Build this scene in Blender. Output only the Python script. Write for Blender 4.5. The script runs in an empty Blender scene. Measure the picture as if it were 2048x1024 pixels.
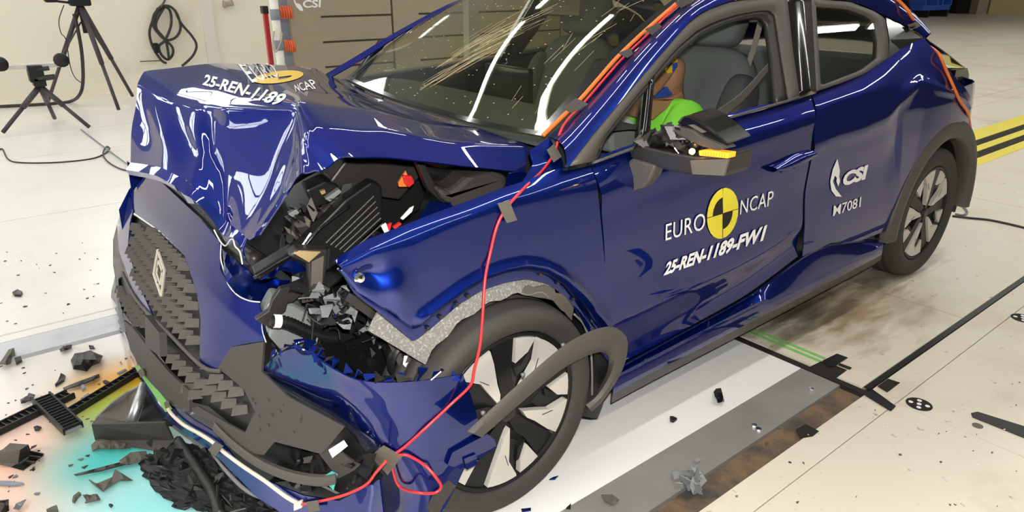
import bpy, bmesh, math, random
import numpy as np
from mathutils import Vector, Matrix
from mathutils.geometry import tessellate_polygon
random.seed(7); rng = np.random.default_rng(7)
SC = bpy.context.scene; COL = SC.collection

# ------------------------------------------------------------------ camera (metres; car length along +X, left side of the car at -Y)
FOC, YAW, PITCH, ROLL = 1406.38, 0.67879, 0.37304, 0.0018
CAM = np.array([-0.93868, -2.10546, 1.34396])
def _axes():
    f = np.array([math.sin(YAW)*math.cos(PITCH), math.cos(YAW)*math.cos(PITCH), -math.sin(PITCH)])
    r = np.array([math.cos(YAW), -math.sin(YAW), 0.0]); u = np.cross(r, f)
    c, s = math.cos(ROLL), math.sin(ROLL)
    return c*r+s*u, -s*r+c*u, f
AR, AU, AF = _axes()
cd = bpy.data.cameras.new('camera'); cam = bpy.data.objects.new('camera', cd); COL.objects.link(cam)
cd.sensor_width = 36.0; cd.lens = FOC/2048*36.0; cd.clip_start = 0.02; cd.clip_end = 300
M = Matrix.Identity(4)
for i in range(3):
    M[i][0], M[i][1], M[i][2], M[i][3] = AR[i], AU[i], -AF[i], CAM[i]
cam.matrix_world = M
SC.camera = cam

# ------------------------------------------------------------------ world, exposure
SC.view_settings.view_transform = 'Standard'; SC.view_settings.look = 'None'
SC.view_settings.gamma = 1.0; SC.view_settings.use_curve_mapping = False
SC.view_settings.exposure = 0.28
wd = bpy.data.worlds.new('world'); SC.world = wd; wd.use_nodes = True
wd.node_tree.nodes['Background'].inputs[0].default_value = (1.0, 0.97, 0.92, 1)
wd.node_tree.nodes['Background'].inputs[1].default_value = 0.25
TUBE_POWER, WINDOW_POWER, FLASH_POWER = 22.0, 4.5, 165.0
# the photographer's flash: a small lamp just above the lens
fl = bpy.data.lights.new('camera_flash', 'POINT'); fl.energy = FLASH_POWER; fl.shadow_soft_size = 0.02; fl.color = (1.0, 0.97, 0.93)
flo = bpy.data.objects.new('camera_flash', fl); COL.objects.link(flo)
flo.location = CAM + AU*0.09 + AR*0.03 - AF*0.02

# ------------------------------------------------------------------ placing helpers: a photographed point at a known depth -> metres
def V(px, py, **k):
    d = AF + AR*(px-1024)/FOC - AU*(py-512)/FOC
    a, v = next(iter(k.items())); i = 'xyz'.index(a)
    return CAM + d*((v-CAM[i])/d[i])
_zs = [0.0, .16, .22, .30, .45, .60, .75, .85, .90, .95, .99, 1.40, 1.6]
_ys = [.82, .835, .852, .872, .884, .888, .886, .880, .872, .856, .836, .625, .50]
def SIDE(x, z):                                       # half width of the car body
    y = np.interp(z, _zs, _ys)
    if x > 2.25:
        y += .012*math.sin(min(1, (x-2.25)/.5)*math.pi)
    if x > 2.75: y -= .55*(x-2.75)**2 + .06*(x-2.75)
    if x < -.15: y -= .10*(x+.15)**2
    return -y
def VS(px, py, off=0.0, S=SIDE):
    y = -.88
    for _ in range(25):
        p = V(px, py, y=y); y = .5*y + .5*(S(p[0], p[2]) - off)
    return V(px, py, y=y)
def FACE(y, z):                                       # x of the pushed-in front fascia
    t = (z-.10)/.6
    x = -.632 + .075*t + .095*t*abs(t)
    ay = abs(y)
    x += (.25 if y < 0 else .05)*y*y
    if ay > .74: x += 1.2*(ay-.74)**2
    return x
def VF(px, py, off=0.0):
    x = -.55
    for _ in range(40):
        p = V(px, py, x=x); x = .6*x + .4*(FACE(min(1, max(-.9, p[1])), min(.9, max(0, p[2]))) - off)
    return V(px, py, x=x)

# ------------------------------------------------------------------ materials
MATS = {}
def hexc(r, g, b):
    f = lambda c: (c/255/12.92 if c/255 <= .04045 else ((c/255+.055)/1.055)**2.4)
    return (f(r), f(g), f(b), 1)
def mat(name, col, rough=.5, metal=0.0, coat=0.0, emit=None, es=0, spec=.5, noise=None, bump=None, coatr=.03):
    m = bpy.data.materials.new(name); m.use_nodes = True; nt = m.node_tree
    b = nt.nodes['Principled BSDF']
    b.inputs['Base Color'].default_value = col; b.inputs['Roughness'].default_value = rough
    b.inputs['Metallic'].default_value = metal; b.inputs['Coat Weight'].default_value = coat
    b.inputs['Coat Roughness'].default_value = coatr; b.inputs['Specular IOR Level'].default_value = spec
    if emit: b.inputs['Emission Color'].default_value = emit; b.inputs['Emission Strength'].default_value = es
    if noise:                                         # (scale, second colour, low, high): mottling / dirt
        tc = nt.nodes.new('ShaderNodeTexCoord'); nz = nt.nodes.new('ShaderNodeTexNoise'); nz.inputs['Scale'].default_value = noise[0]
        nz.inputs['Detail'].default_value = 6
        nt.links.new(tc.outputs['Object'], nz.inputs['Vector'])
        rp = nt.nodes.new('ShaderNodeValToRGB'); rp.color_ramp.elements[0].position = noise[2]; rp.color_ramp.elements[1].position = noise[3]
        rp.color_ramp.elements[0].color = col; rp.color_ramp.elements[1].color = noise[1]
        nt.links.new(nz.outputs['Fac'], rp.inputs[0]); nt.links.new(rp.outputs[0], b.inputs['Base Color'])
    if bump:
        tc = nt.nodes.new('ShaderNodeTexCoord'); nz = nt.nodes.new('ShaderNodeTexNoise'); nz.inputs['Scale'].default_value = bump[0]
        nz.inputs['Detail'].default_value = 4
        nt.links.new(tc.outputs['Object'], nz.inputs['Vector'])
        bp = nt.nodes.new('ShaderNodeBump'); bp.inputs['Strength'].default_value = bump[1]; bp.inputs['Distance'].default_value = bump[2] if len(bump) > 2 else .002
        nt.links.new(nz.outputs['Fac'], bp.inputs['Height']); nt.links.new(bp.outputs[0], b.inputs['Normal'])
    MATS[name] = m
    return m
mat('paint', (.004, .020, .205, 1), .37, .85, 1.0, coatr=.012)
MATS['paint'].node_tree.nodes['Principled BSDF'].inputs['Coat IOR'].default_value = 1.6
MATS['paint'].node_tree.nodes['Principled BSDF'].inputs['Specular Tint'].default_value = (.05, .09, .35, 1)   # flakes sit under the clear coat: no white edge
mat('black_gloss', (.006, .006, .006, 1), .12, 0, .6)
mat('black_plastic', (.022, .020, .018, 1), .42, bump=(220, .12))
mat('dark_plastic', (.045, .040, .035, 1), .55, bump=(300, .25))
mat('grey_trim', (.075, .068, .058, 1), .55, bump=(350, .2))
mat('engine_black', (.009, .009, .009, 1), .42, spec=.35)
mat('rubber', (.040, .037, .032, 1), .75, bump=(160, .15))
mat('silver', (.64, .61, .55, 1), .38, .25)
mat('chrome', (.8, .8, .8, 1), .12, 1)
mat('chrome_warm', (.75, .70, .58, 1), .3, .5)
mat('steel', (.45, .46, .47, 1), .35, .9, noise=(12, (.6, .62, .63, 1), .3, .7))
mat('grey_plastic', (.20, .21, .21, 1), .5, bump=(60, .3))
mat('grey_green', (.21, .23, .21, 1), .5)
mat('shard_grey', (.15, .155, .165, 1), .25)
mat('felt', (.20, .195, .18, 1), .95, spec=.1, noise=(170, (.46, .44, .41, 1), .5, .78), bump=(180, .8, .004))
mat('torn_edge', (.72, .72, .70, 1), .5)
mat('white_print', (.85, .85, .82, 1), .45)
mat('yellow_print', (.80, .68, .03, 1), .4)
mat('hood_yellow', (.80, .52, .03, 1), .4)
mat('black_print', (.022, .019, .015, 1), .75, spec=.2)
mat('tape_dark', (.10, .088, .07, 1), .6, bump=(90, .3))
mat('red_wire', (.60, .03, .035, 1), .35)
mat('orange_cable', (.75, .17, .02, 1), .4)
mat('orange_red', (.72, .12, .03, 1), .4)
mat('cream_wire', (.68, .60, .48, 1), .45)
mat('green_tape', (.20, .48, .12, 1), .55)
mat('teal', (.05, .38, .32, 1), .5)
mat('red_plastic', (.65, .03, .03, 1), .35)
mat('orange_plastic', (.80, .22, .03, 1), .4)
mat('white_plastic', (.80, .78, .74, 1), .4)
mat('amber', (.90, .35, .02, 1), .25, 0, .5, emit=(1, .30, .01, 1), es=.7)
mat('amber_lamp', (1, .5, .05, 1), .3, emit=(1, .50, .08, 1), es=14)
mat('gold', (.70, .52, .26, 1), .35, .6)
mat('seat_fabric', (.10, .11, .11, 1), .9, spec=.2, bump=(200, .3))
mat('seat_dark', (.06, .065, .065, 1), .85, spec=.2)
mat('interior_grey', (.22, .22, .19, 1), .7)
mat('interior_beige', (.30, .29, .22, 1), .8)
mat('belt', (.17, .15, .13, 1), .7)
mat('blue_cloth', (.02, .07, .35, 1), .7)
mat('skin_brown', (.34, .165, .09, 1), .55, bump=(60, .15))
mat('vest_green', (.22, .72, .05, 1), .8, bump=(35, .5, .004))
mat('white_cloth', (.75, .77, .72, 1), .8)
mat('tripod_dark', (.055, .045, .05, 1), .5)
mat('red_paint', (.50, .035, .045, 1), .45)
mat('pole_white', (.74, .71, .64, 1), .45)
mat('grey_strap', (.22, .25, .29, 1), .7)
mat('rope', (.42, .37, .28, 1), .9)
mat('trolley_blue', (.02, .10, .50, 1), .45)
mat('far_dark', (.012, .012, .012, 1), .7)
mat('far_yellow', (.46, .36, .19, 1), .6)
mat('cable_black', (.03, .028, .028, 1), .5)

def glass_mat(name, tint, ior=1.5, rough=0.0, gain=1.0):
    m = bpy.data.materials.new(name); m.use_nodes = True; nt = m.node_tree; nt.nodes.clear()
    o = nt.nodes.new('ShaderNodeOutputMaterial'); mx = nt.nodes.new('ShaderNodeMixShader')
    t = nt.nodes.new('ShaderNodeBsdfTransparent'); t.inputs[0].default_value = tint
    g = nt.nodes.new('ShaderNodeBsdfGlossy'); g.inputs['Roughness'].default_value = rough
    lw = nt.nodes.new('ShaderNodeLayerWeight'); lw.inputs[0].default_value = .5      # Schlick reflectance, the same from both sides of the pane
    pw = nt.nodes.new('ShaderNodeMath'); pw.operation = 'POWER'; pw.inputs[1].default_value = 5
    f = nt.nodes.new('ShaderNodeMath'); f.operation = 'MULTIPLY_ADD'; f0 = ((ior-1)/(ior+1))**2; f.inputs[1].default_value = 1-f0; f.inputs[2].default_value = f0
    nt.links.new(lw.outputs['Facing'], pw.inputs[0]); nt.links.new(pw.outputs[0], f.inputs[0])
    nt.links.new(f.outputs[0], mx.inputs[0]); nt.links.new(t.outputs[0], mx.inputs[1]); nt.links.new(g.outputs[0], mx.inputs[2])
    nt.links.new(mx.outputs[0], o.inputs[0]); MATS[name] = m
glass_mat('windscreen_glass', (.90, .92, .80, 1), 1.5)
glass_mat('window_glass', (.72, .75, .70, 1), 1.45)
glass_mat('clear_glass', (.93, .95, .95, 1), 1.5)
m = bpy.data.materials.new('crack'); m.use_nodes = True
b = m.node_tree.nodes['Principled BSDF']; b.inputs['Base Color'].default_value = (.50, .42, .24, 1); b.inputs['Roughness'].default_value = .4; MATS['crack'] = m

def floor_mat(name, base, dirt, dscale=1.2, lo=.52, hi=.75, rough=.45, speck=True, stain=None):
    m = bpy.data.materials.new(name); m.use_nodes = True; nt = m.node_tree; N = nt.nodes; b = N['Principled BSDF']
    tc = N.new('ShaderNodeNewGeometry')
    n1 = N.new('ShaderNodeTexNoise'); n1.inputs['Scale'].default_value = dscale; n1.inputs['Detail'].default_value = 9; n1.inputs['Roughness'].default_value = .65
    n2 = N.new('ShaderNodeTexNoise'); n2.inputs['Scale'].default_value = 26; n2.inputs['Detail'].default_value = 5
    r1 = N.new('ShaderNodeMapRange'); r1.inputs[1].default_value = lo; r1.inputs[2].default_value = hi
    r2 = N.new('ShaderNodeMapRange'); r2.inputs[1].default_value = .66; r2.inputs[2].default_value = .74; r2.inputs[4].default_value = .75 if speck else 0
    mx = N.new('ShaderNodeMix'); mx.data_type = 'RGBA'; mx.inputs[6].default_value = base; mx.inputs[7].default_value = dirt
    m2 = N.new('ShaderNodeMix'); m2.data_type = 'RGBA'; m2.inputs[7].default_value = tuple(c*.35 for c in dirt[:3])+(1,)
    for n in (n1, n2): nt.links.new(tc.outputs['Position'], n.inputs['Vector'])
    nt.links.new(n1.outputs['Fac'], r1.inputs[0]); nt.links.new(n2.outputs['Fac'], r2.inputs[0])
    nt.links.new(r1.outputs[0], mx.inputs[0]); nt.links.new(mx.outputs[2], m2.inputs[6]); nt.links.new(r2.outputs[0], m2.inputs[0])
    out = m2.outputs[2]
    if stain:                                         # brown drip stains with a place of their own (x0,y0,rx,ry,colour)
        for (sx, sy, rx, ry, c, k) in stain:
            mp = N.new('ShaderNodeMapping'); mp.inputs['Location'].default_value = (-sx/rx, -sy/ry, 0); mp.inputs['Scale'].default_value = (1/rx, 1/ry, 0)
            nt.links.new(tc.outputs['Position'], mp.inputs['Vector'])
            ln = N.new('ShaderNodeVectorMath'); ln.operation = 'LENGTH'; nt.links.new(mp.outputs[0], ln.inputs[0])
            nz = N.new('ShaderNodeTexNoise'); nz.inputs['Scale'].default_value = 5; nz.inputs['Detail'].default_value = 8
            st = N.new('ShaderNodeMapping'); st.inputs['Scale'].default_value = (1.0, 3.2, 1); nt.links.new(tc.outputs['Position'], st.inputs['Vector']); nt.links.new(st.outputs[0], nz.inputs['Vector'])
            ad = N.new('ShaderNodeMath'); ad.operation = 'MULTIPLY_ADD'; ad.inputs[1].default_value = 1.9; nt.links.new(nz.outputs['Fac'], ad.inputs[0]); nt.links.new(ln.outputs['Value'], ad.inputs[2])
            rr = N.new('ShaderNodeMapRange'); rr.inputs[1].default_value = 1.95; rr.inputs[2].default_value = 1.15; rr.inputs[3].default_value = 0; rr.inputs[4].default_value = k
            nt.links.new(ad.outputs[0], rr.inputs[0])
            m3 = N.new('ShaderNodeMix'); m3.data_type = 'RGBA'; m3.inputs[7].default_value = c
            nt.links.new(out, m3.inputs[6]); nt.links.new(rr.outputs[0], m3.inputs[0]); out = m3.outputs[2]
    nt.links.new(out, b.inputs['Base Color']); b.inputs['Roughness'].default_value = rough
    MATS[name] = m
floor_mat('floor_cream', (.70, .64, .51, 1), (.47, .40, .28, 1), 1.1, .50, .80, .38, True,
          [(1.95, -.86, .55, .30, (.30, .20, .10, 1), .85), (1.75, -.75, .4, .18, (.10, .10, .075, 1), .9), (2.6, -.72, .5, .2, (.13, .12, .10, 1), .75)])
floor_mat('floor_white', (.84, .82, .76, 1), (.72, .69, .62, 1), 1.4, .5, .8, .30, False)
floor_mat('wall_cream', (.84, .79, .64, 1), (.62, .56, .44, 1), .9, .55, .85, .6, False)
floor_mat('rust', (.17, .105, .055, 1), (.05, .045, .04, 1), 9, .42, .62, .6, True)
floor_mat('plate_grey', (.205, .20, .18, 1), (.27, .26, .24, 1), 3, .4, .7, .35, False)
floor_mat('strip_metal', (.58, .60, .62, 1), (.45, .46, .47, 1), 4, .45, .7, .35, False)
floor_mat('panel_taupe', (.33, .275, .19, 1), (.30, .25, .175, 1), 2, .4, .7, .5, False)
# the lit-box acrylic plate in front of the wheels: its coloured glow painted into the base colour
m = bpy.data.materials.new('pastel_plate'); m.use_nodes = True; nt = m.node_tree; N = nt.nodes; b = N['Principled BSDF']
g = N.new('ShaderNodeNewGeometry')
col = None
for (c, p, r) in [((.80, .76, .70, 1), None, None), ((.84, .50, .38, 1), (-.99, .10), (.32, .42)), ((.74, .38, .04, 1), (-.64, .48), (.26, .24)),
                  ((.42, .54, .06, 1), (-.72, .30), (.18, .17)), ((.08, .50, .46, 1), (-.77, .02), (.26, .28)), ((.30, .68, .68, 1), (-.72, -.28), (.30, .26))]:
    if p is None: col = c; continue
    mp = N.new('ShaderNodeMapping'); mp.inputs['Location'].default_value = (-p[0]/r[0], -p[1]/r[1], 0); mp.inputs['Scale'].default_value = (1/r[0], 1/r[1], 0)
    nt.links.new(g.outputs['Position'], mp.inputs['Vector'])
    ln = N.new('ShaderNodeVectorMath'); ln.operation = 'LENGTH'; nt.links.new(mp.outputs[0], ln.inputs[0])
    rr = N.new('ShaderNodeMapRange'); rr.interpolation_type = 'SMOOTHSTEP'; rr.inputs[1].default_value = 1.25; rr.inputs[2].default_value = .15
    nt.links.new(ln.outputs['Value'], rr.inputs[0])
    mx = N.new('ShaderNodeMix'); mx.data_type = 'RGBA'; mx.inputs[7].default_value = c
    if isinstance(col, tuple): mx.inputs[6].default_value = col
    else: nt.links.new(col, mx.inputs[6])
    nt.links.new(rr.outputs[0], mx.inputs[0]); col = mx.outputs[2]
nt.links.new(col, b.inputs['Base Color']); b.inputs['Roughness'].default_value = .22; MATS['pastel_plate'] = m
mat('plate_white', (.80, .80, .77, 1), .25)
mat('tube_light', (1, 1, 1, 1), .5, emit=(1, .985, .95, 1), es=TUBE_POWER)
mat('window_light', (1, 1, 1, 1), .5, emit=(.93, .97, 1, 1), es=WINDOW_POWER)
mat('ceiling_paint', (.20, .195, .185, 1), .8)
mat('curtain_dark', (.05, .048, .05, 1), .9)
mat('daylight', (1, 1, 1, 1), .5, emit=(.93, .97, 1, 1), es=9)
mat('frame_grey', (.20, .21, .21, 1), .5)

# ------------------------------------------------------------------ mesh helpers
def link(o, parent=None):
    COL.objects.link(o)
    if parent is not None: o.parent = parent
    return o
def mesh(name, verts, faces, m, parent=None, smooth=False, auto=None):
    me = bpy.data.meshes.new(name); me.from_pydata([tuple(map(float, v)) for v in verts], [], [tuple(f) for f in faces]); me.validate()
    ms = m if isinstance(m, (list, tuple)) else [m]
    for q in ms: me.materials.append(MATS[q])
    if smooth: me.polygons.foreach_set('use_smooth', [True]*len(me.polygons))
    me.update()
    return link(bpy.data.objects.new(name, me), parent)
def tag(o, label, cat, group=None):
    o['label'] = label; o['category'] = cat
    if group: o['group'] = group
    return o
def empty(name, loc, label, cat, group=None):
    o = bpy.data.objects.new(name, None); COL.objects.link(o); o.location = [float(c) for c in loc]; o.empty_display_size = .1
    return tag(o, label, cat, group)
def keep(o, parent):                                  # parent while world-space vertices stay where they are
    o.parent = parent; o.matrix_parent_inverse = Matrix.Translation(-Vector(parent.location)); return o
class Builder:
    def __init__(s): s.v = []; s.f = []
    def add(s, vs, fs):
        n = len(s.v); s.v += [tuple(map(float, v)) for v in vs]; s.f += [tuple(i+n for i in f) for f in fs]; return s
    def box(s, a, b, mtx=None):
        (x0, y0, z0), (x1, y1, z1) = a, b
        vs = [(x, y, z) for z in (z0, z1) for y in (y0, y1) for x in (x0, x1)]
        if mtx is not None: vs = [tuple(mtx @ Vector(v)) for v in vs]
        return s.add(vs, [(0, 2, 3, 1), (4, 5, 7, 6), (0, 1, 5, 4), (1, 3, 7, 5), (3, 2, 6, 7), (2, 0, 4, 6)])
    def obox(s, c, ax, ay, az):                       # oriented box: centre and three half-axes
        c, ax, ay, az = map(np.asarray, (c, ax, ay, az))
        vs = [c+i*ax+j*ay+k*az for k in (-1, 1) for j in (-1, 1) for i in (-1, 1)]
        return s.add(vs, [(0, 2, 3, 1), (4, 5, 7, 6), (0, 1, 5, 4), (1, 3, 7, 5), (3, 2, 6, 7), (2, 0, 4, 6)])
    def tube(s, pts, r, n=8, spl=True, sub=6, closed=False):
        pts = [np.asarray(p, float) for p in pts]
        if spl and len(pts) > 2: pts = catmull(pts, sub, closed)
        rs = r if isinstance(r, (list, tuple)) else [r]*len(pts)
        if len(rs) != len(pts): rs = list(np.interp(np.linspace(0, 1, len(pts)), np.linspace(0, 1, len(rs)), rs))
        T = []
        for i in range(len(pts)):
            a = pts[max(i-1, 0)]; c = pts[min(i+1, len(pts)-1)]; t = c-a; L = np.linalg.norm(t); T.append(t/L if L > 1e-9 else np.array([0, 0, 1.]))
        up = np.array([0, 0, 1.]) if abs(T[0][2]) < .9 else np.array([1., 0, 0])
        nn = np.cross(T[0], up); nn /= np.linalg.norm(nn); vs = []
        for i, p in enumerate(pts):
            nn = nn - T[i]*(nn@T[i]); nn /= max(1e-9, np.linalg.norm(nn)); bb = np.cross(T[i], nn)
            for k in range(n):
                a = 2*math.pi*k/n; vs.append(p + rs[i]*(math.cos(a)*nn + math.sin(a)*bb))
        fs = []
        for i in range(len(pts)-1):
            for k in range(n):
                k2 = (k+1) % n; fs.append((i*n+k, i*n+k2, (i+1)*n+k2, (i+1)*n+k))
        fs.append(tuple(range(n))[::-1]); fs.append(tuple(range((len(pts)-1)*n, len(pts)*n)))
        return s.add(vs, fs)
    def prism(s, poly, d):                            # polygon (3D points) pushed along d
        poly = [np.asarray(p, float) for p in poly]; d = np.asarray(d, float); n = len(poly)
        tri = tessellate_polygon([[Vector(p) for p in poly]])
        fs = [tuple(t) for t in tri] + [tuple(i+n for i in t)[::-1] for t in tri]
        fs += [(i, (i+1) % n, (i+1) % n+n, i+n) for i in range(n)]
        return s.add(poly+[p+d for p in poly], fs)
    def lathe(s, prof, n, fn):                        # prof: (r, h); fn(r, h, angle) -> point
        m = len(prof); vs = [fn(r, h, 2*math.pi*k/n) for k in range(n) for (r, h) in prof]; fs = []
        for k in range(n):
            k2 = (k+1) % n
            for i in range(m-1): fs.append((k*m+i, k*m+i+1, k2*m+i+1, k2*m+i))
        return s.add(vs, fs)
    def grid(s, G):
        R, C = len(G), len(G[0]); vs = [p for r in G for p in r]
        return s.add(vs, [(i*C+j, i*C+j+1, (i+1)*C+j+1, (i+1)*C+j) for i in range(R-1) for j in range(C-1)])
    def build(s, name, m, parent=None, smooth=False, solid=0, off=0, bevel=0, recalc=True):
        o = mesh(name, s.v, s.f, m, None, smooth)
        if recalc:
            bm = bmesh.new(); bm.from_mesh(o.data); bmesh.ops.recalc_face_normals(bm, faces=bm.faces); bm.to_mesh(o.data); bm.free()
        if solid:
            k = o.modifiers.new('thick', 'SOLIDIFY'); k.thickness = solid; k.offset = off
            if smooth: e_ = o.modifiers.new('split', 'EDGE_SPLIT'); e_.split_angle = math.radians(48)
        if bevel:
            k = o.modifiers.new('bevel', 'BEVEL'); k.width = bevel; k.segments = 2; k.limit_method = 'ANGLE'
        if parent is not None: keep(o, parent)
        return o
def catmull(pts, sub=6, closed=False):
    P = [np.asarray(p, float) for p in pts]; n = len(P); out = []
    rng_ = range(n if closed else n-1)
    for i in rng_:
        if closed: p0, p1, p2, p3 = P[i-1], P[i], P[(i+1) % n], P[(i+2) % n]
        else: p0, p1, p2, p3 = P[max(i-1, 0)], P[i], P[i+1], P[min(i+2, n-1)]
        for k in range(sub):
            t = k/sub; t2 = t*t; t3 = t2*t
            out.append(.5*((2*p1)+(-p0+p2)*t+(2*p0-5*p1+4*p2-p3)*t2+(-p0+3*p1-3*p2+p3)*t3))
    if not closed: out.append(P[-1])
    return out
def resample(pts, n, spline=True):
    P = catmull(pts, 8) if (spline and len(pts) > 2) else [np.asarray(p, float) for p in pts]
    P = np.array(P); d = np.r_[0, np.cumsum(np.linalg.norm(np.diff(P, axis=0), axis=1))]
    t = np.linspace(0, d[-1], n)
    return [np.array([np.interp(a, d, P[:, k]) for k in range(P.shape[1])]) for a in t]
def patch(name, top, bot, nu, nv, S, m, parent, off=0.0, solid=.004, curve=True, mirror=False, bulge=None):
    A, B = resample(top, nu, curve), resample(bot, nu, curve); G = []
    for j in range(nv):
        t = j/(nv-1); row = []
        for i in range(nu):
            q = A[i]*(1-t)+B[i]*t; p = S(q[0], q[1], off)
            if bulge is not None: p = bulge(p, i/(nu-1), t)
            row.append(p)
        G.append(row)
    o = Builder().grid(G).build(name, m, parent, True, solid, 1)
    return o, G
def dense(ctrl, k=6, smooth=2, fixed=True):           # control grid -> dense sheet with soft folds
    C = np.array(ctrl, float); R, K, _ = C.shape
    u = np.linspace(0, R-1, (R-1)*k+1); v = np.linspace(0, K-1, (K-1)*k+1); G = np.zeros((len(u), len(v), 3))
    for a, uu in enumerate(u):
        i = min(int(uu), R-2); s = uu-i
        for b_, vv in enumerate(v):
            j = min(int(vv), K-2); t = vv-j
            G[a, b_] = (C[i, j]*(1-t)+C[i, j+1]*t)*(1-s)+(C[i+1, j]*(1-t)+C[i+1, j+1]*t)*s
    for _ in range(smooth):
        H = G.copy()
        H[1:-1, 1:-1] = (G[1:-1, 1:-1]*2+G[:-2, 1:-1]+G[2:, 1:-1]+G[1:-1, :-2]+G[1:-1, 2:])/6
        H[1:-1, 0] = (2*G[1:-1, 0]+G[:-2, 0]+G[2:, 0])/4; H[1:-1, -1] = (2*G[1:-1, -1]+G[:-2, -1]+G[2:, -1])/4
        H[0, 1:-1] = (2*G[0, 1:-1]+G[0, :-2]+G[0, 2:])/4; H[-1, 1:-1] = (2*G[-1, 1:-1]+G[-1, :-2]+G[-1, 2:])/4
        G = H
    return G
def densev(ctrl, **k): return [list(r) for r in dense(ctrl, **k)]
def text_mesh(body, size=1.0, shear=0.0, bold=0.0, space=1.0):
    c = bpy.data.curves.new('text', 'FONT'); c.body = body; c.size = size; c.shear = shear; c.offset = bold; c.space_character = space; c.resolution_u = 3
    o = bpy.data.objects.new('text', c); COL.objects.link(o)
    dg = bpy.context.evaluated_depsgraph_get(); me = o.evaluated_get(dg).to_mesh()
    vs = [tuple(v.co) for v in me.vertices]; fs = [tuple(p.vertices) for p in me.polygons]
    o.evaluated_get(dg).to_mesh_clear(); bpy.data.objects.remove(o); bpy.data.curves.remove(c)
    x0 = min(v[0] for v in vs); x1 = max(v[0] for v in vs); y0 = min(v[1] for v in vs); y1 = max(v[1] for v in vs)
    return [((v[0]-x0)/(x1-x0), (v[1]-y0)/(y1-y0)) for v in vs], fs
def quad_map(c, s, t):                                # corners bl, br, tr, tl (pixels) -> point
    bl, br, tr, tl = [np.asarray(p, float) for p in c]
    # projective map so lettering keeps its true spacing on the panel
    A = []; B = []
    for (u, v), (x, y) in zip([(0, 0), (1, 0), (1, 1), (0, 1)], [bl, br, tr, tl]):
        A.append([u, v, 1, 0, 0, 0, -u*x, -v*x]); B.append(x); A.append([0, 0, 0, u, v, 1, -u*y, -v*y]); B.append(y)
    h = np.linalg.solve(np.array(A), np.array(B)); w = h[6]*s+h[7]*t+1
    return np.array([(h[0]*s+h[1]*t+h[2])/w, (h[3]*s+h[4]*t+h[5])/w])
def decal(name, body, corners, m, parent, S, off=.003, **k):
    vs, fs = text_mesh(body, **k)
    P = [S(*quad_map(corners, s, t), off) for s, t in vs]
    return Builder().add(P, fs).build(name, m, parent)

# ================================================================== THE HALL
def structure(o): o['kind'] = 'structure'; return o
base = Builder(); base.box((-9, -9, -.2), (46, 17.2, -.022))
floor = structure(base.build('floor', 'far_dark'))
def plate(x0, x1, y0, y1, m, name='floor_plate', z=0.0, gap=.004, h=.025):
    o = Builder().box((x0+gap, y0+gap, z-h), (x1-gap, y1-gap, z)).build(name, m, floor); return o
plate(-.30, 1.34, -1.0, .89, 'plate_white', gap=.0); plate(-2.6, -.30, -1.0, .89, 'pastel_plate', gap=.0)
plate(-2.6, 1.34, -1.15, -1.0, 'plate_grey', gap=.0)
plate(-2.6, 1.34, -1.235, -1.15, 'rust', 'rusty_channel', z=-.012, gap=.001, h=.01)
plate(-9, 1.36, .915, 1.085, 'strip_metal', 'metal_strip', z=.004)
plate(-9, 1.36, 1.10, 1.17, 'floor_white', z=-.002)
for (ya, yb) in ((1.17, 2.9), (2.9, 4.73), (4.73, 5.81), (5.81, 7.9)):
    x = -9.0 + (yb*1.7) % 1.5
    xs = [-9.0]
    while x < 46: xs.append(x); x += 3.1
    xs = [a for i, a in enumerate(xs) if i == 0 or a-xs[i-1] > .2]+[46]
    for a, c in zip(xs, xs[1:]): plate(a, c, ya, yb, 'floor_white' if a < 3.5 else 'floor_cream')
plate(-9, -2.6, -1.235, .915, 'floor_white')
for a, c in ((14, 22), (22, 30), (30, 38), (38, 46)): plate(a, c, 7.9, 17, 'floor_cream')
for (ya, yb) in ((-1.33, -1.235), (-2.9, -1.33), (-5.5, -2.9), (-9, -5.5)):
    for a, c in ((-9, -4), (-4, -1), (-1, 1.38), (1.38, 4.6), (4.6, 8), (8, 14), (14, 46)): plate(a, c, ya, yb, 'floor_cream', gap=.0015)
for a, c in ((1.385, 2.27), (2.27, 4.3), (4.3, 7.5), (7.5, 12), (12, 20), (20, 46)):
    plate(a, c, -1.21, .915, 'floor_cream', gap=.003)
    plate(a, c, .915, 1.17, 'floor_cream', gap=.003)
def flat(name, pts, m, label, cat, z=.0015, h=.0015, group=None):   # a thin thing lying on the floor
    P = [V(px, py, z=z) for px, py in pts]
    o = Builder().prism(P, (0, 0, -h)).build(name, m); return tag(o, label, cat, group)
def strip(x0, x1, y0, y1, m, name, label, cat, z=.002):
    return tag(Builder().box((x0, y0, z-.0015), (x1, y1, z)).build(name, m), label, cat)
# rail groove and tapes on the right
strip(1.39, 26, -1.233, -1.212, 'engine_black', 'floor_rail', 'black rail groove running along the cream floor beside the car', 'rail', z=.003)
strip(1.342, 1.372, -1.30, .5, 'black_print', 'floor_tape', 'long black tape across the floor along the end of the white plate', 'tape', z=.0025)
flat('floor_tape', [(1612, 737), (1643, 722), (1670, 730), (1694, 740), (1672, 756)], 'black_print', 'black tape square next to the corner of the grey floor plate', 'tape')
flat('floor_tape', [(1680, 726), (1704, 735), (1700, 739), (1676, 730)], 'black_print', 'narrow black tape strip beside the black patch at the green tapes', 'tape', z=.004)
flat('floor_tape', [(1645, 721), (1674, 707), (1696, 715), (1682, 724), (1670, 733), (1656, 733)], 'engine_black', 'small black tape patch on the ends of the two green tapes', 'tape', z=.0055)
flat('floor_tape', [(1755, 772), (1776, 757), (1800, 765), (1775, 784)], 'black_print', 'black tape square beside the spotted round target', 'tape', z=.0045)
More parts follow.
